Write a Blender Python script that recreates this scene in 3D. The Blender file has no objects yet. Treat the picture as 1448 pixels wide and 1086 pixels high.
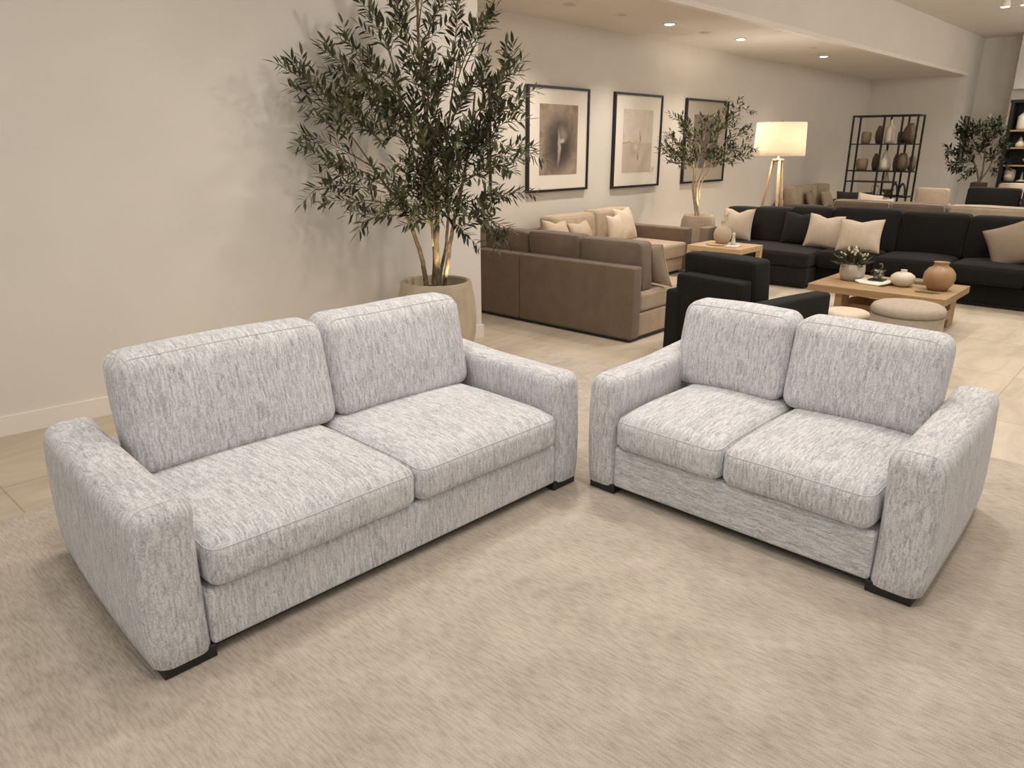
import bpy, bmesh, math, random
from math import sin, cos, pi, radians as R, tan, atan, sqrt
from mathutils import Vector as V, Matrix, noise
rnd = random.Random(7)
S = bpy.context.scene
C = S.collection

# ------------------------------------------------------------------ materials
def new_mat(name):
    m = bpy.data.materials.new(name); m.use_nodes = True
    nt = m.node_tree; nt.nodes.clear()
    out = nt.nodes.new('ShaderNodeOutputMaterial'); b = nt.nodes.new('ShaderNodeBsdfPrincipled')
    nt.links.new(b.outputs[0], out.inputs[0])
    return m, nt, b, out
def nd(nt, t, **k):
    n = nt.nodes.new('ShaderNode' + t)
    for a, v in k.items(): setattr(n, a, v)
    return n
def mapping(nt, scale, coord='Object'):
    tc = nd(nt, 'TexCoord'); mp = nd(nt, 'Mapping'); mp.inputs['Scale'].default_value = scale
    nt.links.new(tc.outputs[coord], mp.inputs[0]); return mp
def ramp(nt, stops):
    r = nd(nt, 'ValToRGB'); e = r.color_ramp.elements
    while len(e) < len(stops): e.new(.5)
    for i, (p, c) in enumerate(stops):
        e[i].position = p; e[i].color = (c[0], c[1], c[2], 1)
    return r
def noise_n(nt, vec, scale, detail=3, rough=.55):
    n = nd(nt, 'TexNoise'); n.inputs['Scale'].default_value = scale; n.inputs['Detail'].default_value = detail
    n.inputs['Roughness'].default_value = rough
    if vec is not None: nt.links.new(vec, n.inputs['Vector'])
    return n
def add_bump(nt, b, h, strength, dist):
    bp = nd(nt, 'Bump'); bp.inputs['Strength'].default_value = strength; bp.inputs['Distance'].default_value = dist
    nt.links.new(h, bp.inputs['Height']); nt.links.new(bp.outputs[0], b.inputs['Normal'])
def mat(name, col, rough=.6, var=.12, scale=6, metal=0, bump=0, bscale=200, coat=0, spec=.5, emit=None, sheen=0):
    m, nt, b, out = new_mat(name)
    mp = mapping(nt, (1, 1, 1)); n = noise_n(nt, mp.outputs[0], scale)
    r = ramp(nt, [(.3, [c*(1-var) for c in col]), (.7, [min(1, c*(1+var)) for c in col])])
    nt.links.new(n.outputs[0], r.inputs[0]); nt.links.new(r.outputs[0], b.inputs['Base Color'])
    b.inputs['Roughness'].default_value = rough; b.inputs['Metallic'].default_value = metal
    b.inputs['Coat Weight'].default_value = coat; b.inputs['Specular IOR Level'].default_value = spec
    b.inputs['Sheen Weight'].default_value = sheen
    if emit: b.inputs['Emission Color'].default_value = (*emit[:3], 1); b.inputs['Emission Strength'].default_value = emit[3]
    if bump:
        n2 = noise_n(nt, mp.outputs[0], bscale, 2); add_bump(nt, b, n2.outputs[0], bump, .004)
    return m
def mixc(nt, fac, a, b_, blend='MIX'):
    x = nd(nt, 'Mix', data_type='RGBA', blend_type=blend)
    if hasattr(fac, 'links'): nt.links.new(fac, x.inputs[0])
    else: x.inputs[0].default_value = fac
    for s, i in ((a, 6), (b_, 7)):
        if hasattr(s, 'links'): nt.links.new(s, x.inputs[i])
        else: x.inputs[i].default_value = (*s, 1)
    return x.outputs[2]

def chenille(name, horiz=False):
    """streaky two-tone grey upholstery: streaks run front-to-back on tops, up-and-down on faces"""
    m, nt, b, out = new_mat(name)
    tc = nd(nt, 'TexCoord')
    hi, lo = 112, 15
    def mp(sc):
        k = nd(nt, 'Mapping'); k.inputs['Scale'].default_value = sc; nt.links.new(tc.outputs['Object'], k.inputs[0]); return k.outputs[0]
    va = mp((lo, lo, hi)) if horiz else mp((hi, lo, lo)); vb = mp((lo, hi, lo))
    geo = nd(nt, 'NewGeometry'); vt = nd(nt, 'VectorTransform', vector_type='NORMAL', convert_from='WORLD', convert_to='OBJECT')
    nt.links.new(geo.outputs['True Normal'], vt.inputs[0])
    sx = nd(nt, 'SeparateXYZ'); nt.links.new(vt.outputs[0], sx.inputs[0])
    ab = nd(nt, 'Math', operation='ABSOLUTE'); nt.links.new(sx.outputs[0], ab.inputs[0])
    st = nd(nt, 'Math', operation='GREATER_THAN'); nt.links.new(ab.outputs[0], st.inputs[0]); st.inputs[1].default_value = .72
    # wobble
    wob = noise_n(nt, tc.outputs['Object'], 24, 2); 
    wa = nd(nt, 'VectorMath', operation='MULTIPLY_ADD'); wa.inputs[1].default_value = (2.2, 2.2, 2.2)
    mixv = nd(nt, 'Mix', data_type='VECTOR'); nt.links.new(st.outputs[0], mixv.inputs[0])
    nt.links.new(va, mixv.inputs[4]); nt.links.new(vb, mixv.inputs[5])
    nt.links.new(wob.outputs['Color'], wa.inputs[0]); nt.links.new(mixv.outputs[1], wa.inputs[2])
    n1 = noise_n(nt, wa.outputs[0], 1.0, 3, .6)
    n2 = noise_n(nt, tc.outputs['Object'], 170, 2, .6)
    n3 = noise_n(nt, tc.outputs['Object'], 5, 2)
    ma = nd(nt, 'Math', operation='MULTIPLY_ADD'); nt.links.new(n2.outputs[0], ma.inputs[0]); ma.inputs[1].default_value = .62
    nt.links.new(n1.outputs[0], ma.inputs[2])
    mb = nd(nt, 'Math', operation='MULTIPLY_ADD'); nt.links.new(n3.outputs[0], mb.inputs[0]); mb.inputs[1].default_value = .14
    nt.links.new(ma.outputs[0], mb.inputs[2])
    r = ramp(nt, [(.58, (.25, .252, .27)), (.73, (.44, .442, .464)), (.90, (.575, .577, .60)), (1.0, (.70, .70, .72))])
    # shift the range into 0..1
    mm = nd(nt, 'Math', operation='SUBTRACT'); nt.links.new(mb.outputs[0], mm.inputs[0]); mm.inputs[1].default_value = .0
    
    nt.links.new(mm.outputs[0], r.inputs[0]); nt.links.new(r.outputs[0], b.inputs['Base Color'])
    b.inputs['Roughness'].default_value = .95; b.inputs['Specular IOR Level'].default_value = .15
    b.inputs['Sheen Weight'].default_value = .15
    add_bump(nt, b, mb.outputs[0], .55, .006)
    return m
def rug_mat():
    m, nt, b, out = new_mat('carpet_pile')
    mp = mapping(nt, (1, 1, 1)); big = noise_n(nt, mp.outputs[0], 4.2, 6, .66)
    st = mapping(nt, (105, 17, 1)); st.inputs['Rotation'].default_value = (0, 0, .03); rib = noise_n(nt, st.outputs[0], 1, .6, .5)
    fine = noise_n(nt, mp.outputs[0], 240, 2)
    c = ramp(nt, [(.28, (.425, .37, .312)), (.5, (.50, .44, .376)), (.72, (.57, .508, .44))]); nt.links.new(big.outputs[0], c.inputs[0])
    d = ramp(nt, [(.25, (.83, .82, .81)), (.62, (1.03, 1.03, 1.03))]); nt.links.new(rib.outputs[0], d.inputs[0])
    e = ramp(nt, [(.3, (.86, .86, .86)), (.7, (1.08, 1.08, 1.08))]); nt.links.new(fine.outputs[0], e.inputs[0])
    x = mixc(nt, 1, c.outputs[0], d.outputs[0], 'MULTIPLY'); x = mixc(nt, 1, x, e.outputs[0], 'MULTIPLY')
    nt.links.new(x, b.inputs['Base Color']); b.inputs['Roughness'].default_value = .95; b.inputs['Specular IOR Level'].default_value = .1
    add_bump(nt, b, rib.outputs[0], .5, .006); return m
def floor_mat():
    m, nt, b, out = new_mat('stone_tile')
    mp = mapping(nt, (1, 1, 1)); mp.inputs['Location'].default_value = (.42, .37, 0)
    br = nd(nt, 'TexBrick', offset=0.0, offset_frequency=1, squash=1.0)
    br.inputs['Color1'].default_value = (.50, .425, .33, 1); br.inputs['Color2'].default_value = (.60, .52, .415, 1); br.inputs['Mortar'].default_value = (.36, .30, .235, 1)
    br.inputs['Scale'].default_value = 1; br.inputs['Mortar Size'].default_value = .004; br.inputs['Brick Width'].default_value = 1.2; br.inputs['Row Height'].default_value = 1.2
    nt.links.new(mp.outputs[0], br.inputs[0])
    v = mapping(nt, (1.0, 2.6, 1)); n = noise_n(nt, v.outputs[0], 1.3, 8, .62); n.inputs['Distortion'].default_value = 1.2
    r = ramp(nt, [(.28, (.80, .785, .76)), (.55, (1, 1, 1)), (.75, (1.12, 1.12, 1.12))]); nt.links.new(n.outputs[0], r.inputs[0])
    x = mixc(nt, 1, br.outputs[0], r.outputs[0], 'MULTIPLY')
    nt.links.new(x, b.inputs['Base Color']); b.inputs['Roughness'].default_value = .5; b.inputs['Specular IOR Level'].default_value = .3
    return m
def wood(name, a, c, axis=(1, 14, 14), rough=.5):
    m, nt, b, out = new_mat(name)
    mp = mapping(nt, axis); n = noise_n(nt, mp.outputs[0], 2.2, 6, .6); n.inputs['Distortion'].default_value = .6
    r = ramp(nt, [(.3, a), (.7, c)]); nt.links.new(n.outputs[0], r.inputs[0]); nt.links.new(r.outputs[0], b.inputs['Base Color'])
    b.inputs['Roughness'].default_value = rough; add_bump(nt, b, n.outputs[0], .15, .003); return m
def leaf_mat(name, dark, light):
    m, nt, b, out = new_mat(name)
    g = nd(nt, 'NewGeometry'); r = ramp(nt, [(0, dark), (.75, [(x+y)/2 for x, y in zip(dark, light)]), (1, light)])
    nt.links.new(g.outputs['Random Per Island'], r.inputs[0]); nt.links.new(r.outputs[0], b.inputs['Base Color'])
    b.inputs['Roughness'].default_value = .55; b.inputs['Specular IOR Level'].default_value = .35
    return m
def art_mat(name, kind):
    m, nt, b, out = new_mat(name)
    tc = nd(nt, 'TexCoord'); s = nd(nt, 'SeparateXYZ'); nt.links.new(tc.outputs['Generated'], s.inputs[0])
    n = noise_n(nt, tc.outputs['Generated'], 2.6, 6, .6); n.inputs['Distortion'].default_value = .8
    def blob(cx, cz, rx, rz, soft):
        k = nd(nt, 'Mapping'); k.inputs['Location'].default_value = (-cx/rx, 0, -cz/rz); k.inputs['Scale'].default_value = (1/rx, 0, 1/rz)
        nz = nd(nt, 'VectorMath', operation='MULTIPLY_ADD'); nz.inputs[1].default_value = (.16, 0, .16)
        n_ = noise_n(nt, tc.outputs['Generated'], 4, 4); nt.links.new(n_.outputs['Color'], nz.inputs[0]); nt.links.new(tc.outputs['Generated'], nz.inputs[2])
        nt.links.new(nz.outputs[0], k.inputs[0])
        l = nd(nt, 'VectorMath', operation='LENGTH'); nt.links.new(k.outputs[0], l.inputs[0])
        mr = nd(nt, 'MapRange', interpolation_type='SMOOTHSTEP'); mr.inputs[1].default_value = 1-soft; mr.inputs[2].default_value = 1+soft*.4
        mr.inputs[3].default_value = 1; mr.inputs[4].default_value = 0; nt.links.new(l.outputs['Value'], mr.inputs[0]); return mr.outputs[0]
    if kind == 1:
        r = ramp(nt, [(.3, (.17, .12, .085)), (.5, (.33, .255, .19)), (.72, (.46, .38, .30))]); nt.links.new(n.outputs[0], r.inputs[0]); c = r.outputs[0]
        c = mixc(nt, blob(.60, .50, .43, .44, .65), c, (.045, .038, .034))
        c = mixc(nt, blob(.70, .66, .12, .13, .9), c, (.30, .24, .19))
        c = mixc(nt, blob(.58, .48, .045, .25, .8), c, (.52, .42, .34))
        c = mixc(nt, blob(.66, .56, .07, .04, .6), c, (.55, .47, .40))
    elif kind == 2:
        r = ramp(nt, [(.3, (.60, .52, .42)), (.7, (.76, .68, .58))]); nt.links.new(n.outputs[0], r.inputs[0]); c = r.outputs[0]
        gt = nd(nt, 'Math', operation='LESS_THAN'); nt.links.new(s.outputs[2], gt.inputs[0]); gt.inputs[1].default_value = .475
        c = mixc(nt, gt.outputs[0], c, mixc(nt, .45, c, (.47, .37, .28)))
        c = mixc(nt, blob(.48, .46, .17, .14, .9), c, (.42, .33, .25))
        c = mixc(nt, blob(.50, .48, .11, .09, .9), c, (.68, .59, .49))
        c = mixc(nt, blob(.66, .63, .02, .12, .8), c, (.30, .24, .18))
        c = mixc(nt, blob(.60, .33, .03, .05, .8), c, (.25, .20, .16))
        c = mixc(nt, blob(.20, .555, .24, .006, .5), c, (.30, .22, .17))
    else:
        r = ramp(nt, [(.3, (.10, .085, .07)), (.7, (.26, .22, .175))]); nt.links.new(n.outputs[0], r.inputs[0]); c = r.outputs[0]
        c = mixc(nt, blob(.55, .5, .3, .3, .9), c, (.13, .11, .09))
    nt.links.new(c, b.inputs['Base Color']); b.inputs['Roughness'].default_value = .5; b.inputs['Coat Weight'].default_value = .25; b.inputs['Coat Roughness'].default_value = .12
    return m

M = {}
M['wall'] = mat('wall_paint', (.73, .685, .63), .9, .025, 1.5, bump=.05, bscale=60, spec=.2)
M['ceil'] = mat('ceiling_paint', (.74, .70, .65), .9, .02, 1.5, spec=.2)
M['white'] = mat('white_trim', (.80, .75, .69), .6, .02, 3)
M['floor'] = floor_mat(); M['rug'] = rug_mat()
M['fab'] = chenille('grey_chenille'); M['fabh'] = chenille('grey_chenille_crosswise', True)
M['pipe'] = mat('grey_seam_cord', (.56, .555, .565), .95, .15, 90)
M['blackwood'] = mat('black_wood', (.012, .011, .010), .45, .2, 20)
M['taupe'] = mat('taupe_velvet', (.158, .107, .070), .85, .10, 7, bump=.12, bscale=500, sheen=.25)
M['taupe2'] = mat('taupe_cushion', (.175, .128, .092), .9, .10, 9, bump=.12, bscale=500, sheen=.2)
M['sand'] = mat('sand_weave', (.42, .325, .235), .9, .09, 8, bump=.12, bscale=500, sheen=.15)
M['sand2'] = mat('sand_cushion', (.46, .37, .275), .9, .09, 8, bump=.12, bscale=500)
M['cream'] = mat('cream_linen', (.62, .52, .41), .9, .07, 10, bump=.15, bscale=500)
M['oat'] = mat('oat_linen', (.50, .405, .31), .9, .07, 10, bump=.15, bscale=500)
M['stone_fab'] = mat('greige_boucle', (.40, .335, .265), .95, .08, 30, bump=.2, bscale=350)
M['char'] = mat('charcoal_weave', (.0135, .0115, .0105), .9, .15, 9, bump=.12, bscale=500, sheen=.05, spec=.3)
M['charp'] = mat('charcoal_pillow', (.018, .0155, .0145), .9, .12, 9, sheen=.05, spec=.3)
M['black'] = mat('near_black_weave', (.0072, .0066, .0062), .9, .15, 9, bump=.12, bscale=500, sheen=.03, spec=.3)
M['taupil'] = mat('mushroom_linen', (.27, .21, .155), .9, .08, 10)
M['metal'] = mat('black_metal', (.010, .009, .008), .45, .2, 20)
M['oak'] = wood('oak', (.30, .185, .092), (.47, .31, .17), (14, 1.2, 14))
M['oakl'] = wood('pale_oak', (.47, .32, .175), (.62, .44, .26), (14, 1.5, 14))
M['oakleg'] = wood('pale_oak_leg', (.48, .34, .19), (.62, .46, .28), (14, 14, 1.2))
M['pot'] = mat('sandstone_pot', (.47, .385, .28), .85, .14, 5, bump=.15, bscale=40)
M['pot2'] = mat('beige_clay', (.40, .32, .235), .8, .12, 7)
M['soil'] = mat('bark_mulch', (.085, .055, .032), .95, .5, 45, bump=.8, bscale=40)
M['bark'] = mat('olive_bark', (.20, .145, .085), .9, .35, 28, bump=.6, bscale=60)
M['barkpale'] = mat('pale_bark', (.55, .44, .32), .85, .2, 20)
M['leaf'] = leaf_mat('olive_leaf', (.028, .033, .016), (.165, .172, .085))
M['leaf2'] = leaf_mat('olive_leaf_pale', (.030, .038, .017), (.15, .165, .075))
M['leaf3'] = leaf_mat('dark_leaf', (.012, .016, .008), (.07, .08, .03))
M['frame'] = mat('black_frame', (.010, .009, .008), .35, .2, 20)
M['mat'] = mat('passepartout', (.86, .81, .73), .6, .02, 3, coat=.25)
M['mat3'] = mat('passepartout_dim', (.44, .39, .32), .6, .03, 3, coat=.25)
M['art1'] = art_mat('abstract_brown', 1); M['art2'] = art_mat('abstract_pale', 2); M['art3'] = art_mat('abstract_dim', 3)
M['ceramic'] = mat('white_ceramic', (.66, .58, .48), .45, .05, 6)
M['tan'] = mat('tan_clay', (.37, .225, .115), .42, .12, 9)
M['concrete'] = mat('pale_concrete', (.50, .44, .37), .85, .1, 18, bump=.2, bscale=80)
M['paper'] = mat('white_paper', (.78, .74, .67), .7, .02, 9)
M['slate'] = mat('dark_slate', (.025, .023, .022), .5, .2, 10)
M['wicker'] = mat('brown_wicker', (.13, .09, .055), .8, .35, 70, bump=.5, bscale=120)
M['dim_box'] = mat('khaki_box', (.24, .185, .115), .8, .2, 9)
M['flower'] = mat('pale_petal', (.60, .53, .38), .7, .15, 30)
M['glasswall'] = mat('curtain_white', (.74, .71, .67), .85, .03, 4)
M['brownpot'] = mat('brown_pot', (.055, .036, .024), .6, .2, 8)
M['lens'] = mat('lit_lens', (.9, .85, .75), .4, .01, 3, emit=(1, .93, .80, 9))
M['lens_off'] = mat('unlit_lens', (.55, .50, .44), .5, .03, 3)
def shade_mat():
    m, nt, b, out = new_mat('linen_shade')
    d = nd(nt, 'BsdfDiffuse'); t = nd(nt, 'BsdfTranslucent'); mx = nd(nt, 'MixShader'); mx.inputs[0].default_value = .6
    tc = mapping(nt, (120, 120, 60)); n = noise_n(nt, tc.outputs[0], 1, 2); r = ramp(nt, [(.3, (.80, .72, .60)), (.7, (.90, .83, .72))])
    nt.links.new(n.outputs[0], r.inputs[0]); nt.links.new(r.outputs[0], d.inputs[0]); nt.links.new(r.outputs[0], t.inputs[0])
    nt.links.new(d.outputs[0], mx.inputs[1]); nt.links.new(t.outputs[0], mx.inputs[2]); nt.links.new(mx.outputs[0], out.inputs[0]); return m
M['shade'] = shade_mat()

# ------------------------------------------------------------------ geometry helpers
def mk(name, pieces, m, parent=None, smooth=True, auto=None):
    vs, fs = [], []
    for v, f in pieces:
        o = len(vs); vs += [tuple(p) for p in v]; fs += [tuple(i+o for i in q) for q in f]
    me = bpy.data.meshes.new(name); me.from_pydata(vs, [], fs); me.update()
    bm = bmesh.new(); bm.from_mesh(me); bmesh.ops.recalc_face_normals(bm, faces=bm.faces); bm.to_mesh(me); bm.free()
    me.materials.append(M[m] if isinstance(m, str) else m)
    for p in me.polygons: p.use_smooth = smooth
    if auto is not None:
        try: me.set_sharp_from_angle(angle=R(auto))
        except Exception: pass
    o = bpy.data.objects.new(name, me); C.objects.link(o)
    if parent: o.parent = parent
    return o
def tag(o, label, cat, group=None):
    o['label'] = label; o['category'] = cat
    if group: o['group'] = group
    return o
def thing(name, label, cat, loc=(0, 0, 0), rz=0, group=None):
    o = bpy.data.objects.new(name, None); C.objects.link(o); o.location = loc; o.rotation_euler = (0, 0, R(rz))
    o.empty_display_size = .1
    return tag(o, label, cat, group)
def struct(o):
    o['kind'] = 'structure'; return o
def axis_pts(h, r, n, nr):
    r = min(r, h*.999)
    out = []
    for k in range(nr): out.append(-h + r - r*tan((nr-k)/nr*pi/4))
    for k in range(n+1): out.append(-(h-r) + 2*(h-r)*k/n)
    for k in range(1, nr+1): out.append(h - r + r*tan(k/nr*pi/4))
    return out
def rbox(ext, r, n=(3, 3, 3), nr=3, deform=None):
    """rounded box over ext = (x0,x1,y0,y1,z0,z1); deform(local point, half sizes) -> local point"""
    x0, x1, y0, y1, z0, z1 = ext
    h = ((x1-x0)/2, (y1-y0)/2, (z1-z0)/2); c = V(((x0+x1)/2, (y0+y1)/2, (z0+z1)/2))
    r = min(r, *[q*.98 for q in h])
    ax = [axis_pts(h[i], r, n[i], nr) for i in range(3)]
    verts, idx, faces = [], {}, []
    def vid(i, j, k):
        key = (i, j, k)
        if key not in idx:
            p = V((ax[0][i], ax[1][j], ax[2][k])); q = V([max(-(h[a]-r), min(h[a]-r, p[a])) for a in range(3)])
            d = p-q
            if d.length > 1e-9: p = q + d.normalized()*r
            if deform: p = V(deform(p, h))
            idx[key] = len(verts); verts.append(p+c)
        return idx[key]
    L = [len(a)-1 for a in ax]
    for i in range(L[0]):
        for j in range(L[1]):
            for k in (0, L[2]): faces.append((vid(i, j, k), vid(i+1, j, k), vid(i+1, j+1, k), vid(i, j+1, k)))
    for i in range(L[0]):
        for k in range(L[2]):
            for j in (0, L[1]): faces.append((vid(i, j, k), vid(i+1, j, k), vid(i+1, j, k+1), vid(i, j, k+1)))
    for j in range(L[1]):
        for k in range(L[2]):
            for i in (0, L[0]): faces.append((vid(i, j, k), vid(i, j+1, k), vid(i, j+1, k+1), vid(i, j, k+1)))
    return verts, faces
def box(x0, x1, y0, y1, z0, z1, r=.004): return rbox((x0, x1, y0, y1, z0, z1), r, (1, 1, 1), 2)
def sbox(x0, x1, y0, y1, z0, z1):
    v = [(x, y, z) for z in (z0, z1) for y in (y0, y1) for x in (x0, x1)]
    return v, [(0, 1, 3, 2), (4, 5, 7, 6), (0, 1, 5, 4), (2, 3, 7, 6), (0, 2, 6, 4), (1, 3, 7, 5)]
def tube(pts, r, n=6, closed=False):
    pts = [V(p) for p in pts]; N = len(pts)
    rad = r if isinstance(r, (list, tuple)) else [r]*N
    vs, fs = [], []; up = V((.31, .17, .93)); prev = None
    for i, p in enumerate(pts):
        a = pts[(i-1) % N] if (closed or i) else p; b = pts[(i+1) % N] if (closed or i < N-1) else p
        t = (b-a).normalized() if (b-a).length > 1e-9 else V((0, 0, 1))
        if prev is None:
            x = t.cross(up)
            if x.length < 1e-3: x = t.cross(V((1, 0, 0)))
        else: x = prev - t*prev.dot(t)
        x.normalize(); prev = x; y = t.cross(x)
        for k in range(n):
            an = 2*pi*k/n; vs.append(p + (x*cos(an) + y*sin(an))*rad[i])
    for i in range(N if closed else N-1):
        j = (i+1) % N
        for k in range(n): fs.append((i*n+k, i*n+(k+1) % n, j*n+(k+1) % n, j*n+k))
    if not closed:
        fs.append(tuple(range(n))); fs.append(tuple((N-1)*n+k for k in range(n)))
    return vs, fs
def lathe(prof, c=(0, 0, 0), n=32, warp=None, cap=True):
    vs, fs = [], []
    for (r, z) in prof:
        for k in range(n):
            a = 2*pi*k/n; p = V((c[0]+r*cos(a), c[1]+r*sin(a), c[2]+z)); vs.append(warp(p) if warp else p)
    for i in range(len(prof)-1):
        for k in range(n): fs.append((i*n+k, i*n+(k+1) % n, (i+1)*n+(k+1) % n, (i+1)*n+k))
    if cap: fs.append(tuple(range(n))); fs.append(tuple((len(prof)-1)*n+k for k in range(n)))
    return vs, fs
def smooth_path(pts, k=6):
    pts = [V(p) for p in pts]; out = []
    for i in range(len(pts)-1):
        p0 = pts[max(0, i-1)]; p1 = pts[i]; p2 = pts[i+1]; p3 = pts[min(len(pts)-1, i+2)]
        for j in range(k):
            t = j/k; out.append(.5*((2*p1) + (p2-p0)*t + (2*p0-5*p1+4*p2-p3)*t*t + (3*p1-p0-3*p2+p3)*t**3))
    out.append(pts[-1]); return out

def cush(parent, name, ext, m, r=.05, puff=(2, .02), shear=None, wob=.003, pipe=None, n=8, nr=4, both=False, pr=.0035, phi=48, sides=(1, -1), extra=None):
    """upholstered cushion: crown along the puff axis, optional lean (shear = (axis, k)), seam cord(s) as a child"""
    a, amt = puff; o3 = [i for i in range(3) if i != a]; seed = V((rnd.random()*50, rnd.random()*50, rnd.random()*50))
    x0, x1, y0, y1, z0, z1 = ext
    h = ((x1-x0)/2, (y1-y0)/2, (z1-z0)/2); c = V(((x0+x1)/2, (y0+y1)/2, (z0+z1)/2)); r = min(r, *[q*.98 for q in h])
    def df(p, hh):
        p = V(p); u = [max(-1, min(1, p[i]/h[i])) for i in range(3)]
        w = (1-u[o3[0]]**2)*(1-u[o3[1]]**2)
        s = u[a]
        if both or s > 0: p[a] += amt*w*s
        for b in o3:                                      # soft, slightly bowed sides
            oc = [q for q in o3 if q != b][0]
            p[b] += .3*amt*(1-u[oc]**2)*(1-u[a]**2)*u[b]**3
        if wob:
            q = (p+seed)*3.2; p += V((noise.noise(q), noise.noise(q+V((9, 3, 1))), noise.noise(q+V((2, 8, 5)))))*wob
        if shear: p[shear[0]] += shear[1]*(p[2]+h[2])
        if extra: p = extra(p, h)
        return p
    o = mk(name, [rbox(ext, r, (n, n, n), nr, df)], m, parent)
    if pipe:
        pcs = []
        for s in (sides if both else (1,)):
            ph = R(phi); ha = h[o3[0]]-r+r*cos(ph); hb = h[o3[1]]-r+r*cos(ph); rr = r*cos(ph); z = s*(h[a]-r+r*sin(ph))
            loop = []
            for (sx, sy, a0) in ((1, 1, 0), (-1, 1, 90), (-1, -1, 180), (1, -1, 270)):
                for k in range(5):
                    an = R(a0+k*22.5); q = [0, 0, 0]; q[a] = z
                    q[o3[0]] = sx*(ha-rr)+rr*cos(an); q[o3[1]] = sy*(hb-rr)+rr*sin(an); loop.append(V(q))
            fine = []
            for i in range(len(loop)):
                p, q = loop[i], loop[(i+1) % len(loop)]; k = max(1, int((q-p).length/.08))
                fine += [p+(q-p)*j/k for j in range(k)]
            pcs.append(tube([df(p, h)+c for p in fine], pr, 6, True))
        mk('piping', pcs, pipe, o)
    return o
def pillow(name, label, w, hgt, loc, yaw, m, t=.085, lean=18, roll=0, chop=.0, group=None, pipe=None, seed=0):
    """square throw pillow standing on its lower edge, facing local -y; loc = lower middle"""
    N = 12; vs, fs = [], []; sd = V((seed*3.7, seed*1.3, 2.1))
    def P(u, v, s):
        x = u*w/2*(1-.075*(1-v*v)); z = v*hgt/2*(1-.075*(1-u*u))
        th = s*t*max(0, (1-u**2)*(1-v**2))**.48
        q = V((u*1.7, s, v*1.7))+sd; th *= 1+.16*noise.noise(q*1.3)
        z -= chop*math.exp(-(u/.33)**2)*max(0, v)**2
        return V((x, th, z+hgt/2*.985))
    for s in (-1, 1):
        o = len(vs)
        for i in range(N+1):
            for j in range(N+1):
                u = sin((i/N*2-1)*pi/2); v = sin((j/N*2-1)*pi/2); vs.append(P(u, v, s))
        for i in range(N):
            for j in range(N):
                k = o+i*(N+1)+j; fs.append((k, k+1, k+N+2, k+N+1))
    o = mk(name, [(vs, fs)], m)
    bm = bmesh.new(); bm.from_mesh(o.data); bmesh.ops.remove_doubles(bm, verts=bm.verts, dist=1e-5); bmesh.ops.recalc_face_normals(bm, faces=bm.faces); bm.to_mesh(o.data); bm.free()
    for p in o.data.polygons: p.use_smooth = True
    rim = []
    for (i0, j0, di, dj) in ((0, 0, 1, 0), (N, 0, 0, 1), (N, N, -1, 0), (0, N, 0, -1)):
        for k in range(N): 
            u = sin(((i0+di*k)/N*2-1)*pi/2); v = sin(((j0+dj*k)/N*2-1)*pi/2); rim.append(P(u, v, 1))
    mk('piping', [tube(rim, .0045, 5, True)], pipe or m, o)
    o.location = loc; o.rotation_euler = (R(-lean), R(roll), R(yaw))
    return tag(o, label, 'pillow', group)

# ------------------------------------------------------------------ camera (1448 x 1086 frame)
FPX, CXP, CYP, HOR, CH, AZ = 1040., 724., 543., 205., 1.75, R(42.6)
PITCH = atan((CYP-HOR)/FPX)
cam = bpy.data.cameras.new('camera'); co = bpy.data.objects.new('camera', cam); C.objects.link(co)
cam.sensor_width = 36; cam.lens = FPX/1448*36; cam.clip_start = .05; cam.clip_end = 100
co.location = (0, 0, CH); co.rotation_euler = (pi/2-PITCH, 0, AZ-pi/2)
S.camera = co

# ------------------------------------------------------------------ the room
CE, HC = 3.28, 4.12                  # lowered ceiling over the picture bay, high ceiling over the main floor
def quad_solid(pts, n, t):           # a flat polygon given thickness t along -n
    pts = [V(p) for p in pts]; n = V(n)*t; k = len(pts)
    return pts+[p-n for p in pts], [tuple(range(k)), tuple(range(k, 2*k))]+[(i, (i+1) % k, k+(i+1) % k, k+i) for i in range(k)]
struct(mk('floor', [sbox(-5, 23, -9, 8, -.1, 0)], 'floor', smooth=False))
WL0, WL1, WE = V((-5, 6.005)), V((4.84, 4.845)), V((20.4, 4.62))       # left wall line, then the bulkhead line
d = (WL1-WL0).normalized(); nrm = V((d.y, -d.x))
def wall_y(x): return WL0.y+(WL1.y-WL0.y)*(x-WL0.x)/(WL1.x-WL0.x) if x < WL1.x else WL1.y+(WE.y-WL1.y)*(x-WL1.x)/(WE.x-WL1.x)
struct(mk('wall_left', [quad_solid([(WL0.x, WL0.y, 0), (WL1.x, WL1.y, 0), (WL1.x, WL1.y, HC), (WL0.x, WL0.y, HC)], (nrm.x, nrm.y, 0), .2)], 'wall', smooth=False))
o_ = nrm*.016
struct(mk('baseboard_left', [quad_solid([(WL0.x+o_.x, WL0.y+o_.y, 0), (WL1.x+.016, WL1.y+o_.y, 0), (WL1.x+.016, WL1.y+o_.y, .125), (WL0.x+o_.x, WL0.y+o_.y, .125)], (nrm.x, nrm.y, 0), .0155),
    sbox(WL1.x, WL1.x+.016, WL1.y, WL1.y+.19, 0, .125)], 'white', smooth=False))
struct(mk('wall_back', [sbox(4.6, 20.6, 6.7, 6.9, 0, HC)], 'wall', smooth=False))
struct(mk('wall_bay', [sbox(4.62, 4.82, 5.04, 6.7, 0, CE)], 'wall', smooth=False))
struct(mk('ceiling_bay', [quad_solid([(4.6, 4.86, CE), (20.4, 4.63, CE), (20.4, 6.72, CE), (4.6, 6.72, CE)], (0, 0, -1), .1)], 'ceil', smooth=False))
dn = (WE-WL1).normalized(); nb = V((dn.y, -dn.x))
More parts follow.
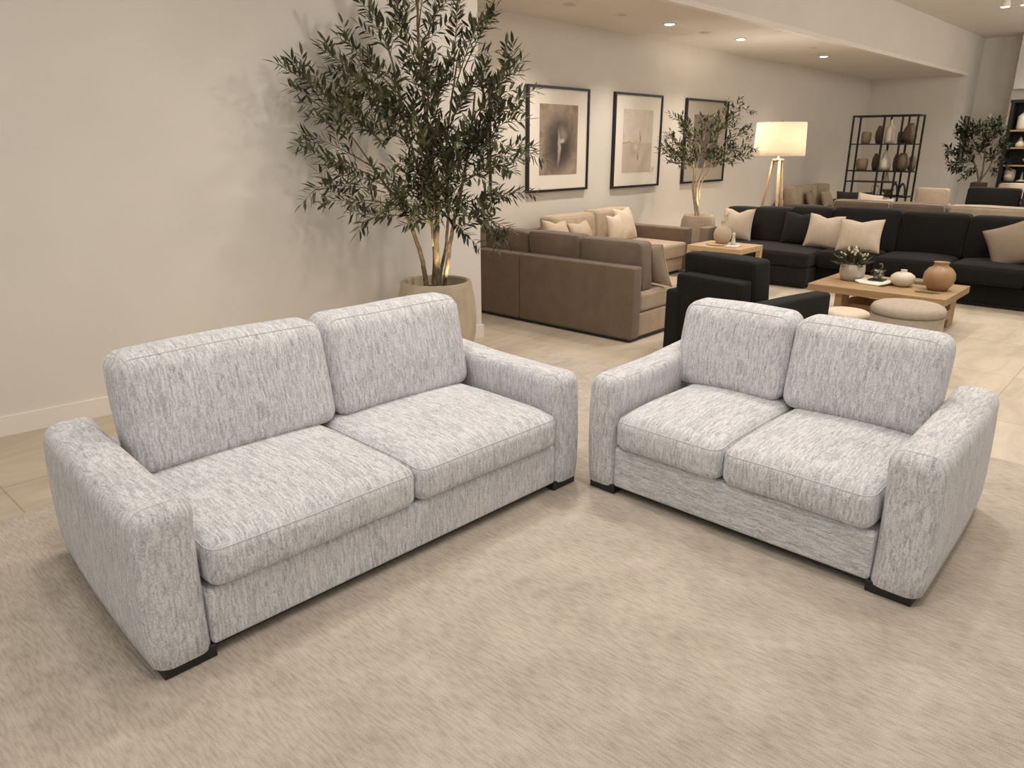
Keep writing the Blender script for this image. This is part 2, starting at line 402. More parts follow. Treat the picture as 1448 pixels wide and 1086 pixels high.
struct(mk('wall_bulkhead', [quad_solid([(WL1.x, WL1.y, CE-.02), (WE.x, WE.y, CE-.02), (WE.x, WE.y, HC), (WL1.x, WL1.y, HC)], (nb.x, nb.y, 0), .14)], 'wall', smooth=False))
struct(mk('wall_end', [sbox(20.4, 20.6, 4.80, 6.7, 0, CE)], 'wall', smooth=False))
struct(mk('wall_side', [sbox(20.4, 21.6, 4.62, 4.80, 0, HC)], 'glasswall', smooth=False))
struct(mk('wall_far', [sbox(21.4, 21.6, -9, 4.62, 0, HC)], 'wall', smooth=False))
struct(mk('trim_lit_edge', [quad_solid([(WL1.x+nb.x*.012, WL1.y+nb.y*.012, CE-.03), (WE.x+nb.x*.012, WE.y+nb.y*.012, CE-.03), (WE.x+nb.x*.012, WE.y+nb.y*.012, CE+.035), (WL1.x+nb.x*.012, WL1.y+nb.y*.012, CE+.035)], (nb.x, nb.y, 0), .09)], 'white', smooth=False))  # white strip paints in the light caught by the bulkhead's lower edge
struct(mk('ceiling', [quad_solid([(1, -4, HC), (22, -4, HC), (22, 4.70, HC), (4.8, 4.90, HC), (1, 5.4, HC)], (0, 0, -1), .1)], 'ceil', smooth=False))
struct(mk('trim_1', [sbox(20.75, 21.4, -2, 3.75, 2.95, HC-.02)], 'glasswall', smooth=False))
struct(mk('wall_pier', [sbox(20.95, 21.4, -2, 3.80, 0, 2.95)], 'glasswall', smooth=False))
tag(mk('area_rug', [rbox((-3.2, 4.82, -4.6, 4.0, .0005, .012), .004, (2, 2, 1), 2)], 'rug', smooth=False), 'large plain beige ribbed carpet under both pale grey sofas', 'rug')

# ------------------------------------------------------------------ the two pale grey sofas
def grey_sofa(name, label, W, loc, rz, base_m, la, ra, seat_mid, back, zt, skew):
    """la/ra: arm extents in local x; back: (left end, gap, right end) of the two back cushions"""
    t = thing(name, label, 'sofa', loc, rz); D = 1.13; Z = .012
    def arm_df(s):
        def f(p, h):
            v = p.z/h[2]; u = (p.y/h[1]+1)/2; p = V(p); w = max(0, s*p.x/h[0])
            p.x += s*(.012*(1-v*v) - w*(.004*(v+1)*.5 + .026*max(0, (-v-.55)/.45)**2)) + u*u*skew[0 if s < 0 else 1]   # fuller in the middle; the rear ends turn a little
            p.y += .012*(1-v*v) if p.y > 0 else -.004*(1-v*v)
            q = (p+V((s*7, loc[0], 1)))*3; p += V((noise.noise(q), noise.noise(q+V((4, 4, 1))), noise.noise(q+V((8, 1, 6)))))*.004
            p.z = max(p.z, .054-h[2]-(-.009))                  # flat underside
            return p
        return f
    for s, (x0, x1) in ((-1, la), (1, ra)):
        a = mk('arm', [rbox((x0, x1, 0, D+.03, -.009, .640), .064, (5, 12, 8), 5, arm_df(s))], 'fab', t)
        c = V(((x0+x1)/2, (D+.03)/2, .3155)); h = ((x1-x0)/2, (D+.03)/2, .3245); r = .064; ph = R(14)
        hx = h[0]-r+r*cos(ph); hz = h[2]-r+r*cos(ph); rr = r*cos(ph); y = -(h[1]-r+r*sin(ph)); lp = []
        for (sx, sz, a0) in ((1, 1, 0), (-1, 1, 90), (-1, -1, 180), (1, -1, 270)):
            for k in range(6): an = R(a0+k*18); lp.append(V((sx*(hx-rr)+rr*cos(an), y, sz*(hz-rr)+rr*sin(an))))
        fine = []
        for i in range(len(lp)):
            p, q = lp[i], lp[(i+1) % len(lp)]; k = max(1, int((q-p).length/.06)); fine += [p+(q-p)*j/k for j in range(k)]
        mk('piping', [tube([arm_df(s)(p, h)+c for p in fine], .0026, 6, True)], 'pipe', a)
        for yy in (.012, D-.24):
            q = .028 if yy < .5 else .09
            x2, x3 = (x0+q, x1-.0) if s < 0 else (x0+.0, x1-q)
            f = mk('leg', [box(x2, x3, yy, yy+.12, Z, .062, .005)], 'blackwood', t, smooth=False)
            f['label'] = 'black block foot'
    xl, xr = la[1], ra[0]
    mk('base', [rbox((xl-.01, xr+.01, .012, D-.06, .056, .275), .018, (10, 6, 3), 3)], base_m, t)
    p = mk('plinth', [sbox(xl, xr, .045, D-.10, .034, .060)], 'blackwood', t, smooth=False); p['label'] = 'dark underside strip'
    mk('back_frame', [rbox((xl+.01, xr-.01, D-.24, D-.005, .07, .53), .06, (8, 3, 6), 4)], 'fab', t)
    def sag(p, h):                                             # the front edge rolls down a little
        p = V(p); q = max(0, min(1, (-p.y/h[1]-.5)/.5)); p.z -= .022*q*q*(.5+.5*max(-1, min(1, p.z/h[2])))
        return p
    for (x0, x1) in ((xl+.003, seat_mid-.004), (seat_mid+.004, xr-.003)):
        cush(t, 'seat_cushion', (x0, x1, -.018, .84, .274, .470), 'fab', .055, (2, .034), None, .004, 'pipe', 10, 5, phi=35, pr=.0028, extra=sag)
    for (x0, x1) in ((back[0], back[1]-.005), (back[1]+.005, back[2])):
        cush(t, 'back_cushion', (x0, x1, .655, .875, .462, zt), 'fab', .07, (1, .03), (1, .19), .005, 'pipe', 10, 5, both=True, phi=40, pr=.0028)
    return t
grey_sofa('sofa', 'pale grey textured sofa, wider of the grey pair, in front of the bare wall', 2.215, (1.812, 2.230, 0), -1.5, 'fab', (-1.116, -.902), (.926, 1.124), .013, (-.855, .085, .955), .957, (.05, .09))
grey_sofa('loveseat', 'pale grey textured loveseat, the narrower of the grey pair, right of the wider sofa', 1.635, (2.898, 1.325, 0), -91, 'fabh', (-.825, -.640), (.620, .826), -.05, (-.735, -.105, .60), .922, (-.10, -.05))

# ------------------------------------------------------------------ picture bay: taupe corner sofa
t = thing('corner_sofa', 'brown and sand corner sofa with its high brown back turned to the pale grey sofas', 'sofa', (5.58, 3.65, 0))
YB = 3.0                                                        # local: x away from the viewer, y along the long back; wall is at y = 3.05
for (a, b, mm) in ((0, 1.385, 'taupe'), (1.39, YB, 'taupe')):
    mk('back_panel', [rbox((0, .15, a, b, .03, .70), .022, (2, 6, 4), 3)], mm, t)
mk('base', [rbox((.14, 1.12, .005, YB, .04, .262), .02, (4, 6, 2), 3)], 'sand', t)
mk('base', [rbox((1.12, 3.90, 1.72, YB, .04, .235), .02, (6, 4, 2), 3)], 'sand', t)
mk('back_panel', [rbox((.15, 3.90, 2.86, YB, .04, .68), .02, (6, 2, 4), 3)], 'taupe', t)
mk('plinth', [sbox(.02, 1.10, .03, YB-.03, .012, .045), sbox(1.1, 3.85, 1.76, YB-.03, .012, .045)], 'blackwood', t, smooth=False)
mk('arm', [rbox((3.87, 4.07, 1.70, YB, .03, .625), .025, (2, 6, 4), 3)], 'taupe', t)
cush(t, 'seat_cushion', (.15, 1.16, .002, 1.60, .265, .455), 'sand', .04, (2, .015), None, .004, 'sand')
cush(t, 'seat_cushion', (.15, 1.55, 1.62, YB-.15, .265, .455), 'sand', .04, (2, .015), None, .004, 'sand')
cush(t, 'seat_cushion', (1.56, 2.70, 1.66, YB-.15, .238, .44), 'sand', .04, (2, .02), None, .004, 'sand')
cush(t, 'seat_cushion', (2.71, 3.86, 1.66, YB-.15, .238, .44), 'sand', .04, (2, .02), None, .004, 'sand')
for (a, b, zt) in ((.04, .735, .905), (.75, 1.405, .915), (1.42, 2.03, .90)):
    cush(t, 'back_cushion', (.205, .405, a, b, .45, zt), 'taupe2', .035, (0, .03), (0, -.11), .006, 'taupe', both=True)
for (a, b, zt) in ((2.02, 2.96, .855), (2.98, 3.86, .875)):
    cush(t, 'back_cushion', (a, b, YB-.42, YB-.17, .44, zt), 'sand2', .05, (1, .03), (1, .08), .006, 'sand2', both=True)
G1 = 'throw pillows on the corner sofa'
pillow('throw_pillow', 'oat throw pillow leaning on the near end of the brown corner sofa back', .50, .45, (6.17, 3.83, .47), 84, 'oat', .08, 24, group=G1, chop=.02, seed=1)
pillow('throw_pillow', 'large cream throw pillow nearest the brown arm of the corner sofa', .52, .48, (9.05, 6.02, .445), 8, 'cream', .09, 20, group=G1, chop=.03, seed=2)
pillow('throw_pillow', 'smaller cream throw pillow overlapping the large one on the corner sofa', .42, .42, (8.36, 5.72, .46), 10, 'cream', .085, 16, group=G1, chop=.02, seed=3)
pillow('throw_pillow', 'crumpled oat throw pillow in the corner behind the brown back cushions', .44, .40, (7.46, 6.0, .46), -4, 'oat', .10, 24, 4, group=G1, chop=.04, seed=4)
pillow('throw_pillow', 'low oat throw pillow against the middle of the sand back cushions', .46, .34, (8.12, 6.1, .455), 4, 'oat', .09, 26, -3, group=G1, chop=.03, seed=5)
pillow('throw_pillow', 'sand throw pillow at the far left end behind the wall corner on the corner sofa', .50, .42, (6.12, 6.12, .47), 86, 'sand2', .09, 14, group=G1, seed=6)

# framed pictures on the back wall
def picture(x0, x1, z0, z1, art, mt, label, ins=(.17, .17)):
    W, Hh = x1-x0, z1-z0; t = thing('framed_picture', label, 'picture', ((x0+x1)/2, 6.7, (z0+z1)/2), 0, 'framed pictures on the back wall')
    b, dp = .032, .05
    mk('frame', [sbox(-W/2, W/2, -dp, -.002, -Hh/2, -Hh/2+b), sbox(-W/2, W/2, -dp, -.002, Hh/2-b, Hh/2), sbox(-W/2, -W/2+b, -dp, -.002, -Hh/2+b, Hh/2-b), sbox(W/2-b, W/2, -dp, -.002, -Hh/2+b, Hh/2-b)], 'frame', t, smooth=False)
    mk('mount', [sbox(-W/2+b, W/2-b, -.030, -.004, -Hh/2+b, Hh/2-b)], mt, t, smooth=False)
    mx, mz = ins[0]*W, ins[1]*Hh
    mk('print', [sbox(-W/2+mx, W/2-mx, -.034, -.0305, -Hh/2+mz, Hh/2-mz)], art, t, smooth=False)
picture(5.45, 6.86, 1.14, 2.50, 'art2', 'mat', 'black framed picture half hidden behind the big potted olive tree')
picture(7.54, 8.85, 1.14, 2.49, 'art1', 'mat', 'black framed abstract print with a dark brown blot, right of the big olive tree', (.19, .165))
picture(9.47, 10.77, 1.12, 2.49, 'art2', 'mat', 'black framed pale abstract print, between the dark blot print and the small olive tree', (.19, .165))
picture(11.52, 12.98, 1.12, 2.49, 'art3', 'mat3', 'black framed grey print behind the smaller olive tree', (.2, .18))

# ------------------------------------------------------------------ trees
def leaf(vs, fs, p, d, up, L, w, bend, simple):
    d = d.normalized(); s = d.cross(up)
    if s.length < 1e-3: s = d.cross(V((1, 0, 0)))
    s.normalize(); n = s.cross(d); o = len(vs)
    if simple:
        vs += [p, p+d*L*.45+s*w+n*bend*.3*L, p+d*L+n*-bend*.2*L, p+d*L*.45-s*w+n*bend*.3*L]
        fs.append((o, o+1, o+2, o+3)); return
    c1 = p+d*L*.32+n*bend*.22*L; c2 = p+d*L*.68+n*bend*.25*L; tip = p+d*L+n*bend*.02*L
    vs += [p, c1+s*w*.9+n*w*.25, c1, c1-s*w*.9+n*w*.25, c2+s*w*.75+n*w*.2, c2, c2-s*w*.75+n*w*.2, tip]
    fs += [(o, o+1, o+2), (o, o+2, o+3), (o+1, o+4, o+5, o+2), (o+2, o+5, o+6, o+3), (o+4, o+7, o+5), (o+5, o+7, o+6)]
def build_tree(t, stems, branches, leafm, barkm, rs, planar=None, L=.075, w=.0085, step=.022, twig=(.16, .30), tstep=.075, simple=False, br=.006, clamp=None, start=.35):
    for pts, r0, r1 in stems:
        pp = smooth_path(pts, 7); N = len(pp)-1
        mk('trunk', [tube([p+V((rs.uniform(-1, 1), rs.uniform(-1, 1), 0))*.003 for p in pp], [r0+(r1-r0)*i/N for i in range(N+1)], 8)], barkm, t)
    bt, vs, fs = [], [], []
    def shoot(p0, p1, n_leaf_start, lift, r, sub):
        Ln = (p1-p0).length; mid = (p0+p1)/2+V((rs.uniform(-.05, .05), rs.uniform(-.05, .05), lift))*Ln
        k = max(4, int(Ln/.07)); path = []
        for i in range(k+1):
            u = i/k; path.append(p0*(1-u)**2+mid*2*u*(1-u)+p1*u*u)
        if clamp: path = [clamp(p) for p in path]
        bt.append(tube(path, [r*(1-.75*i/k) for i in range(k+1)], 5 if sub else 4))
        def at(u):
            f = u*k; i = min(k-1, int(f)); return path[i].lerp(path[i+1], f-i), (path[i+1]-path[i]).normalized()
        u = n_leaf_start; side = 1
        while u < 1:
            p, d = at(u); ax = d.orthogonal().normalized(); an = rs.uniform(0, 2*pi)
            if planar is not None: ax = d.cross(planar+V((rs.uniform(-1, 1), rs.uniform(-1, 1), rs.uniform(-1, 1)))*.45).normalized(); an = rs.uniform(-.35, .35)
            for q in (0, pi):
                x = Matrix.Rotation(an+q+rs.uniform(-.4, .4), 3, d) @ ax
                ld = d*rs.uniform(.55, 1.0)+x*rs.uniform(.6, 1.0)+V((0, 0, rs.uniform(-.25, .25)))
                sc = rs.uniform(.7, 1.2)*(1-.25*u)
                if clamp and clamp(p+ld.normalized()*L*sc) != p+ld.normalized()*L*sc: continue
                leaf(vs, fs, p, ld, V((rs.uniform(-.5, .5), rs.uniform(-.5, .5), 1)), L*sc, w*sc**.7, rs.uniform(-.6, .6), simple)
            u += step/Ln*rs.uniform(.7, 1.3)
        p, d = at(1); leaf(vs, fs, p, d, V((0, 0, 1)), L*.9, w, .1, simple)
        if sub:
            u = start*.8
            while u < .97:
                p, d = at(u); ax = d.orthogonal().normalized()
                x = Matrix.Rotation(rs.uniform(0, 2*pi), 3, d) @ ax
                q = p+(d*rs.uniform(.6, 1.1)+x*rs.uniform(.5, 1.0)+V((0, 0, rs.uniform(-.1, .35)))).normalized()*rs.uniform(*twig)*(1.15-.5*u)
                if clamp: q = clamp(q)
                shoot(p, q, .18, rs.uniform(-.05, .12), r*.45, False)
                u += tstep/Ln*rs.uniform(.7, 1.3)
    for (a, b, lift) in branches: shoot(V(a), V(b), start, lift, br, True)
    mk('branches', bt, barkm, t)
    mk('foliage', [(vs, fs)], leafm, t, smooth=False)

def ray(px, py):
    fw = V((cos(AZ)*cos(PITCH), sin(AZ)*cos(PITCH), -sin(PITCH))); rt = V((sin(AZ), -cos(AZ), 0)); up = rt.cross(fw)
    return (fw*FPX+rt*(px-CXP)-up*(py-CYP)).normalized()
def at_tree(base, px, py, off=0):                                # a point on the upright plane through the tree, moved off metres away from the viewer
    h = V((base[0], base[1], 0)); n = h.normalized(); r = ray(px, py); return V((0, 0, CH))+r*((h.length+off)/r.dot(n))-V(base)

TB = (3.95, 4.47, 0)
t = thing('potted_olive_tree', 'tall olive tree in a sandstone pot behind the wider grey sofa', 'plant', TB, 0)
mk('pot', [lathe([(.20, .002), (.235, .01), (.285, .12), (.318, .28), (.325, .42), (.312, .56), (.292, .66), (.288, .695), (.278, .705), (.252, .705), (.245, .69), (.243, .60), (.10, .60)], n=48)], 'pot', t)
mk('soil', [lathe([(.05, .602), (.24, .604), (.238, .628), (.15, .640), (.03, .645)], n=24)], 'soil', t)
def clampT(p):
    q = V(p); wy = wall_y(TB[0]+q.x)-TB[1]-.14
    return q if q.y <= wy else V((q.x, wy, q.z))
rs = random.Random(11)
def T(px, py, off=0): return clampT(at_tree(TB, px, py, off-max(0, (560-px)/420)))
rt = random.Random(21)
stems = [([(-.07, .03, .62), T(598, 372, .02), T(588, 338, .05), T(572, 300, 0), T(545, 262, -.04), T(520, 225, -.1)], .021, .009),
         ([(.02, -.02, .62), T(617, 350), T(618, 300, -.02), T(611, 225, .02), T(600, 140, .04), T(592, 60, 0), T(590, -20, .03)], .027, .008),
         ([(.01, .05, .62), T(614, 350, .12), T(604, 280, .15), T(580, 200, .14), T(562, 120, .10), T(548, 60, .05)], .016, .006),
         ([(.07, -.02, .62), T(634, 362, -.05), T(641, 318, -.1), T(652, 270, -.12), T(664, 200, -.10), T(672, 130, -.05)], .019, .007),
         ([(.06, .06, .62), T(630, 350, .08), T(634, 290, .12), T(630, 220, .10), T(640, 130, .06), T(650, 70, 0)], .015, .006)]
tips = [(405, 86, 0, 520, 225, .10), (428, 118, .1, 540, 200, .05), (475, 52, .05, 560, 130, .05), (452, 72, -.1, 555, 150, .06), (520, 0, 0, 562, 110, .05), (545, -25, .1, 585, 60, 0),
        (600, -60, 0, 592, 40, 0), (560, 20, -.15, 590, 90, .03), (640, -30, .05, 594, 70, 0), (705, 8, -.1, 655, 100, .06), (680, 30, -.3, 645, 120, .06), (650, -20, -.1, 640, 110, .0),
        (432, 192, .05, 525, 235, .08), (455, 225, -.1, 530, 250, .06), (440, 265, 0, 545, 272, .10), (452, 285, -.1, 560, 290, .08), (510, 312, 0, 575, 305, .10), (500, 250, -.3, 545, 262, .05),
        (480, 150, -.25, 545, 210, .06), (500, 105, -.3, 560, 165, .06), (520, 180, -.4, 575, 200, .06), (500, 130, .12, 565, 130, .06),
        (742, 88, -.1, 665, 170, .10), (725, 100, -.35, 662, 190, .08), (745, 135, -.2, 664, 200, .08), (730, 165, -.45, 660, 220, .06), (758, 208, -.25, 660, 235, .08), (748, 225, -.4, 656, 255, .06),
        (742, 272, -.25, 652, 290, .10), (725, 325, -.3, 648, 300, .13), (700, 318, -.45, 645, 305, .10), (690, 240, -.5, 640, 270, .05), (700, 150, -.15, 668, 160, .05),
        (610, 90, -.35, 605, 160, .02), (570, 85, -.3, 600, 150, .04), (640, 80, -.35, 612, 160, .03), (620, 180, -.45, 612, 240, .02), (585, 160, -.4, 610, 230, .03), (560, 230, -.4, 612, 260, .05),
        (655, 190, -.45, 616, 260, .04), (600, 250, -.35, 614, 290, .03), (570, 318, -.2, 617, 310, .10), (590, 290, -.3, 616, 305, .08), (660, 330, -.3, 640, 315, .12), (640, 290, -.4, 617, 300, .08),
        (545, 100, .12, 580, 170, .05), (620, 120, .15, 610, 190, .03), (660, 120, .1, 640, 170, .05), (530, 290, .1, 575, 300, .05), (665, 290, -.1, 652, 280, .05), (680, 200, -.35, 658, 230, .06), (610, 30, .1, 592, 90, .02), (690, 95, -.3, 655, 140, .04), (575, 260, -.15, 600, 280, .05), (640, 240, -.5, 630, 270, .05), (600, 200, -.5, 612, 250, .0)]
for k in range(22):                                             # shorter shoots that fill the middle of the crown
    px = 600+rt.gauss(0, 52); py = rt.uniform(70, 325); w_ = 1 if py < 250 else .75
    px = 605+(px-605)*w_; tips.append((px, py, rt.uniform(-.5, .15), 608+(px-608)*.35, py+rt.uniform(45, 80) if py < 270 else py+12, .05))
build_tree(t, stems, [(T(bx, by, ob*.25), T(px+(598-px)*.04, py+max(0, 60-py)*.1, ob), lf) for (px, py, ob, bx, by, lf) in tips], 'leaf', 'bark', rs, planar=V((.66, .75, 0)), L=.108, w=.0150, step=.033, tstep=.098, twig=(.16, .31))

TB2 = (10.72, 5.86, 0)
t = thing('potted_olive_tree', 'smaller olive tree in a round clay pot in front of the grey print', 'plant', TB2, 0)
mk('pot', [lathe([(.17, .002), (.20, .01), (.25, .15), (.27, .35), (.272, .5), (.26, .62), (.235, .68), (.225, .70), (.20, .70), (.195, .66), (.08, .66)], n=40)], 'pot2', t)
mk('soil', [lathe([(.04, .662), (.19, .664), (.185, .672), (.05, .675)], n=20)], 'soil', t)
rs = random.Random(5)
def clamp2(p):
    q = V(p); wy = 6.7-.14-TB2[1]; return q if q.y <= wy else V((q.x, wy, q.z))
def T2(px, py, off=0): return clamp2(at_tree(TB2, px, py, off))
stems = [([(-.05, 0, .66), T2(980, 270), T2(981, 235), T2(975, 205, .1)], .022, .008), ([(.0, -.02, .66), T2(985, 270, -.05), T2(996, 235, -.1), T2(1005, 195, -.1), T2(1015, 172, -.1)], .024, .008),
         ([(.05, .03, .66), T2(990, 265, .05), T2(1003, 240, .05), T2(1018, 215, 0)], .016, .007), ([(.0, .05, .66), T2(984, 260, .1), T2(988, 220, .12), T2(992, 185, .1)], .016, .007)]
tips = [(937, 205, 0, 976, 230), (945, 190, .1, 975, 215), (940, 215, -.2, 978, 238), (958, 168, 0, 976, 205), (975, 175, -.2, 976, 210), (1052, 148, -.1, 1010, 185), (1035, 170, 0, 1010, 195), (1052, 190, -.2, 1012, 205),
        (1060, 208, 0, 1015, 215), (1062, 222, -.1, 1010, 225), (1040, 230, -.2, 1005, 232), (1020, 225, -.35, 995, 235), (990, 190, -.3, 990, 215), (1010, 190, -.3, 1000, 215), (965, 225, -.3, 985, 240), (1000, 215, -.4, 995, 235),
        (980, 215, -.35, 985, 240), (960, 205, -.3, 980, 228), (1030, 205, -.3, 1005, 220), (950, 228, -.1, 980, 240), (1000, 170, 0, 995, 200), (1020, 180, .1, 1005, 205), (970, 190, .1, 985, 215)]
build_tree(t, stems, [(T2(bx, by, ob*.3), T2(px, py, ob), .06) for (px, py, ob, bx, by) in tips], 'leaf2', 'barkpale', rs, L=.11, w=.017, step=.033, tstep=.09, twig=(.16, .32), simple=True, clamp=None)

# ------------------------------------------------------------------ side table and what stands on it
t = thing('side_table', 'square pale oak side table between the brown corner sofa and the dark sectional', 'table', (8.73, 4.37, 0))
hx, hy = .31, .36
mk('tabletop', [box(-hx, hx, -hy, hy, .485, .55, .005)], 'oakl', t, smooth=False)
for sx in (-1, 1):
    for sy in (-1, 1):
        a, b = sorted((sx*hx, sx*(hx-.06))); c, d_ = sorted((sy*hy, sy*(hy-.06))); mk('leg', [box(a, b, c, d_, .001, .486, .004)], 'oakleg', t, smooth=False)
tag(mk('serving_board', [lathe([(.03, 0), (.165, 0), (.17, .006), (.17, .014), (.165, .018), (.03, .018)], n=36)], 'oakl'), 'round pale wooden board under the cream vase on the side table', 'board').location = (8.70, 4.43, .5505)
t = thing('round_vase', 'round cream vase with a small blossom sprig on the oak side table', 'vase', (8.72, 4.41, .569))
mk('body', [lathe([(.05, 0), (.075, .004), (.105, .06), (.112, .11), (.10, .165), (.06, .205), (.032, .225), (.028, .26), (.034, .275), (.026, .275), (.020, .25), (.01, .24)], n=32)], 'oat', t)
rs = random.Random(3); vs, fs = [], []
for k in range(26):
    a = rs.uniform(0, 2*pi); leaf(vs, fs, V((.02+.03*rs.random(), -.03*rs.random(), .27+.09*rs.random())), V((cos(a), sin(a), rs.uniform(-.3, .8))), V((0, 0, 1)), .045, .010, .2, True)
mk('sprig', [(vs, fs), tube([(0, 0, .2), (.012, -.01, .28), (.04, -.02, .36)], .003, 5)], 'flower', t)
t = thing('napkin', 'folded white napkin at the front of the oak side table', 'napkin', (8.63, 4.21, .5508), 12)
mk('cloth', [rbox((-.14, .14, -.075, .075, 0, .014), .006, (8, 6, 1), 2, lambda p, h: V((p.x, p.y, p.z+(.010*(1+sin(p.x*30))*.5 if p.z > 0 else 0))))], 'paper', t)
tag(mk('figurine', [lathe([(.03, 0), (.034, .01), (.022, .05), (.016, .10), (.022, .12), (.012, .14)], n=20)], 'ceramic'), 'small white ceramic figure on the napkin beside the cream vase', 'ornament').location = (8.655, 4.225, .5775)

# ------------------------------------------------------------------ black armchair seen from behind
t = thing('armchair', 'black armchair seen from behind, between the brown corner sofa and the loveseat', 'armchair', (5.71, 2.636, 0), 81)
# local: +x = towards the picture wall, front = -y
W2, Dp = .465, .46
for s in (-1, 1):
    x0, x1 = sorted((s*W2, s*(W2-.15)))
    mk('arm', [rbox((x0, x1, -Dp, Dp, .05, .615), .03, (3, 6, 4), 3, lambda p, h, s=s: V((p.x+s*.03*max(0, -p.y/h[1]), p.y, p.z)))], 'black', t)
    for yy in (-Dp+.05, Dp-.12):
        a, b = sorted((s*(W2-.04), s*(W2-.10))); mk('leg', [box(a, b, yy, yy+.06, .001, .06)], 'blackwood', t, smooth=False)
mk('base', [rbox((-W2+.15, W2-.15, -Dp+.02, Dp-.05, .06, .28), .02, (3, 3, 2), 3)], 'black', t)
cush(t, 'backrest', (-.24, .372, Dp-.20, Dp-.03, .20, .755), 'black', .03, (1, .01), (1, .03), .003, 'char', both=True)
cush(t, 'seat_cushion', (-W2+.155, W2-.155, -Dp-.005, Dp-.22, .285, .46), 'black', .045, (2, .025), None, .004, 'black')
cush(t, 'back_cushion', (-.245, .425, Dp-.44, Dp-.205, .46, .905), 'black', .035, (1, .025), (1, .10), .005, 'char', both=True)

# ------------------------------------------------------------------ dark sectional with chaise
t = thing('sectional_sofa', 'long charcoal sectional with a chaise at its left end, behind the coffee table', 'sofa', (0, 0, 0))
mk('chaise_base', [rbox((9.34, 10.5, 3.54, 5.06, .04, .262), .025, (4, 4, 2), 3)], 'char', t)
mk('base', [rbox((9.64, 10.6, .55, 3.54, .04, .262), .025, (4, 8, 2), 3)], 'black', t)
mk('plinth', [sbox(9.40, 10.5, 3.58, 5.0, .008, .045), sbox(9.70, 10.55, .6, 3.56, .008, .045)], 'blackwood', t, smooth=False)
mk('back_frame', [rbox((10.48, 10.66, .55, 5.14, .04, .74), .03, (2, 10, 4), 3)], 'char', t)
mk('arm', [rbox((9.64, 10.6, .33, .54, .04, .60), .03, (4, 2, 4), 3)], 'black', t)
cush(t, 'chaise_cushion', (9.32, 10.44, 3.535, 5.06, .262, .455), 'char', .05, (2, .022), None, .004, 'char', n=10)
for (a, b) in ((2.84, 3.525), (2.03, 2.83), (1.26, 2.02), (.56, 1.25)):
    cush(t, 'seat_cushion', (9.52, 10.44, a, b, .264, .470), 'black', .06, (2, .03), None, .005, 'black', n=9)
for (a, b, zt, m_) in ((4.69, 5.12, .90, 'charp'), (4.16, 4.68, .92, 'charp'), (3.60, 4.15, .955, 'char'), (2.77, 3.59, .975, 'char'), (2.02, 2.76, .96, 'black'), (1.26, 2.01, .955, 'black'), (.56, 1.25, .95, 'black')):
    cush(t, 'back_cushion', (10.10, 10.36, a, b, .45, zt), m_, .05, (0, .035), (0, .14), .007, 'char', both=True)
G2 = 'throw pillows on the charcoal sectional'
pillow('throw_pillow', 'cream pillow at the left end of the charcoal chaise, behind the side table', .44, .44, (9.93, 4.83, .47), -84, 'cream', .085, 14, group=G2, chop=.05, seed=7)
pillow('throw_pillow', 'charcoal pillow half hidden behind the left cream pillow on the dark sectional', .46, .44, (10.02, 3.98, .47), -88, 'charp', .08, 16, group=G2, chop=.03, seed=8)
pillow('throw_pillow', 'left one of the two overlapping oat pillows in the middle of the charcoal sectional', .44, .43, (9.86, 3.60, .475), -86, 'cream', .09, 16, 3, group=G2, chop=.035, seed=9)
pillow('throw_pillow', 'right one of the two overlapping oat pillows, the front one, on the charcoal sectional', .52, .41, (9.68, 3.08, .485), -88, 'cream', .09, 18, -2, group=G2, chop=.03, seed=10)
pillow('throw_pillow', 'mushroom pillow at the right edge of the charcoal sectional', .50, .48, (9.86, 1.40, .485), -80, 'taupil', .09, 20, -22, group=G2, seed=11)

# ------------------------------------------------------------------ coffee table
t = thing('coffee_table', 'low oak coffee table in front of the charcoal sectional', 'table', (8.06, 2.21, 0))
hx, hy = .47, .635
mk('tabletop', [box(-hx, hx, -hy, hy, .328, .40, .006)], 'oak', t, smooth=False)
for sx in (-1, 1):
    for (a, b) in ((-hy+.09, -hy+.16), (hy-.34, hy-.27)):
        c, d_ = sorted((sx*(hx-.04), sx*(hx-.26))); mk('leg', [box(c, d_, a, b, .001, .329, .004)], 'oak', t, smooth=False)
mk('stretcher', [box(-.20, .20, -hy+.08, hy-.25, .10, .20, .004)], 'oak', t, smooth=False)
ZT = .4005
def coffee_item(name, label, cat, x, y): return thing(name, label, cat, (x, y, ZT))
t = coffee_item('potted_plant', 'bushy flowering plant in a pale round concrete pot on the coffee table', 'plant', 8.08, 2.585)
mk('pot', [lathe([(.075, 0), (.10, .006), (.122, .06), (.125, .11), (.118, .17), (.108, .17), (.108, .14), (.03, .14)], n=32)], 'concrete', t)
vs, fs, v2, f2 = [], [], [], []; rs = random.Random(2)
for k in range(210):
    a = rs.uniform(0, 2*pi); e = rs.uniform(.1, 1.5); dd = V((cos(a)*cos(e), sin(a)*cos(e), sin(e)*.9)); ln = rs.uniform(.07, .15)
    p = V((cos(a)*.05*rs.random(), sin(a)*.05*rs.random(), .15)); leaf(vs, fs, p+dd*ln*.5, dd, V((rs.uniform(-.5, .5), 0, 1)), ln, .010, rs.uniform(-.4, .3), True)
for k in range(34):
    a = rs.uniform(0, 2*pi); e = rs.uniform(.45, 1.5); dd = V((cos(a)*cos(e), sin(a)*cos(e), sin(e)*.95)); p = V((0, 0, .16))+dd*rs.uniform(.11, .17)
    v_, f_ = lathe([(.002, 0), (.011, .012), (.012, .022), (.003, .036)], n=6); mt_ = dd.to_track_quat('Z', 'Y').to_matrix(); v2.append(([mt_ @ q+p for q in v_], f_))
mk('foliage', [(vs, fs)], 'leaf2', t, smooth=False); mk('blossoms', v2, 'flower', t)
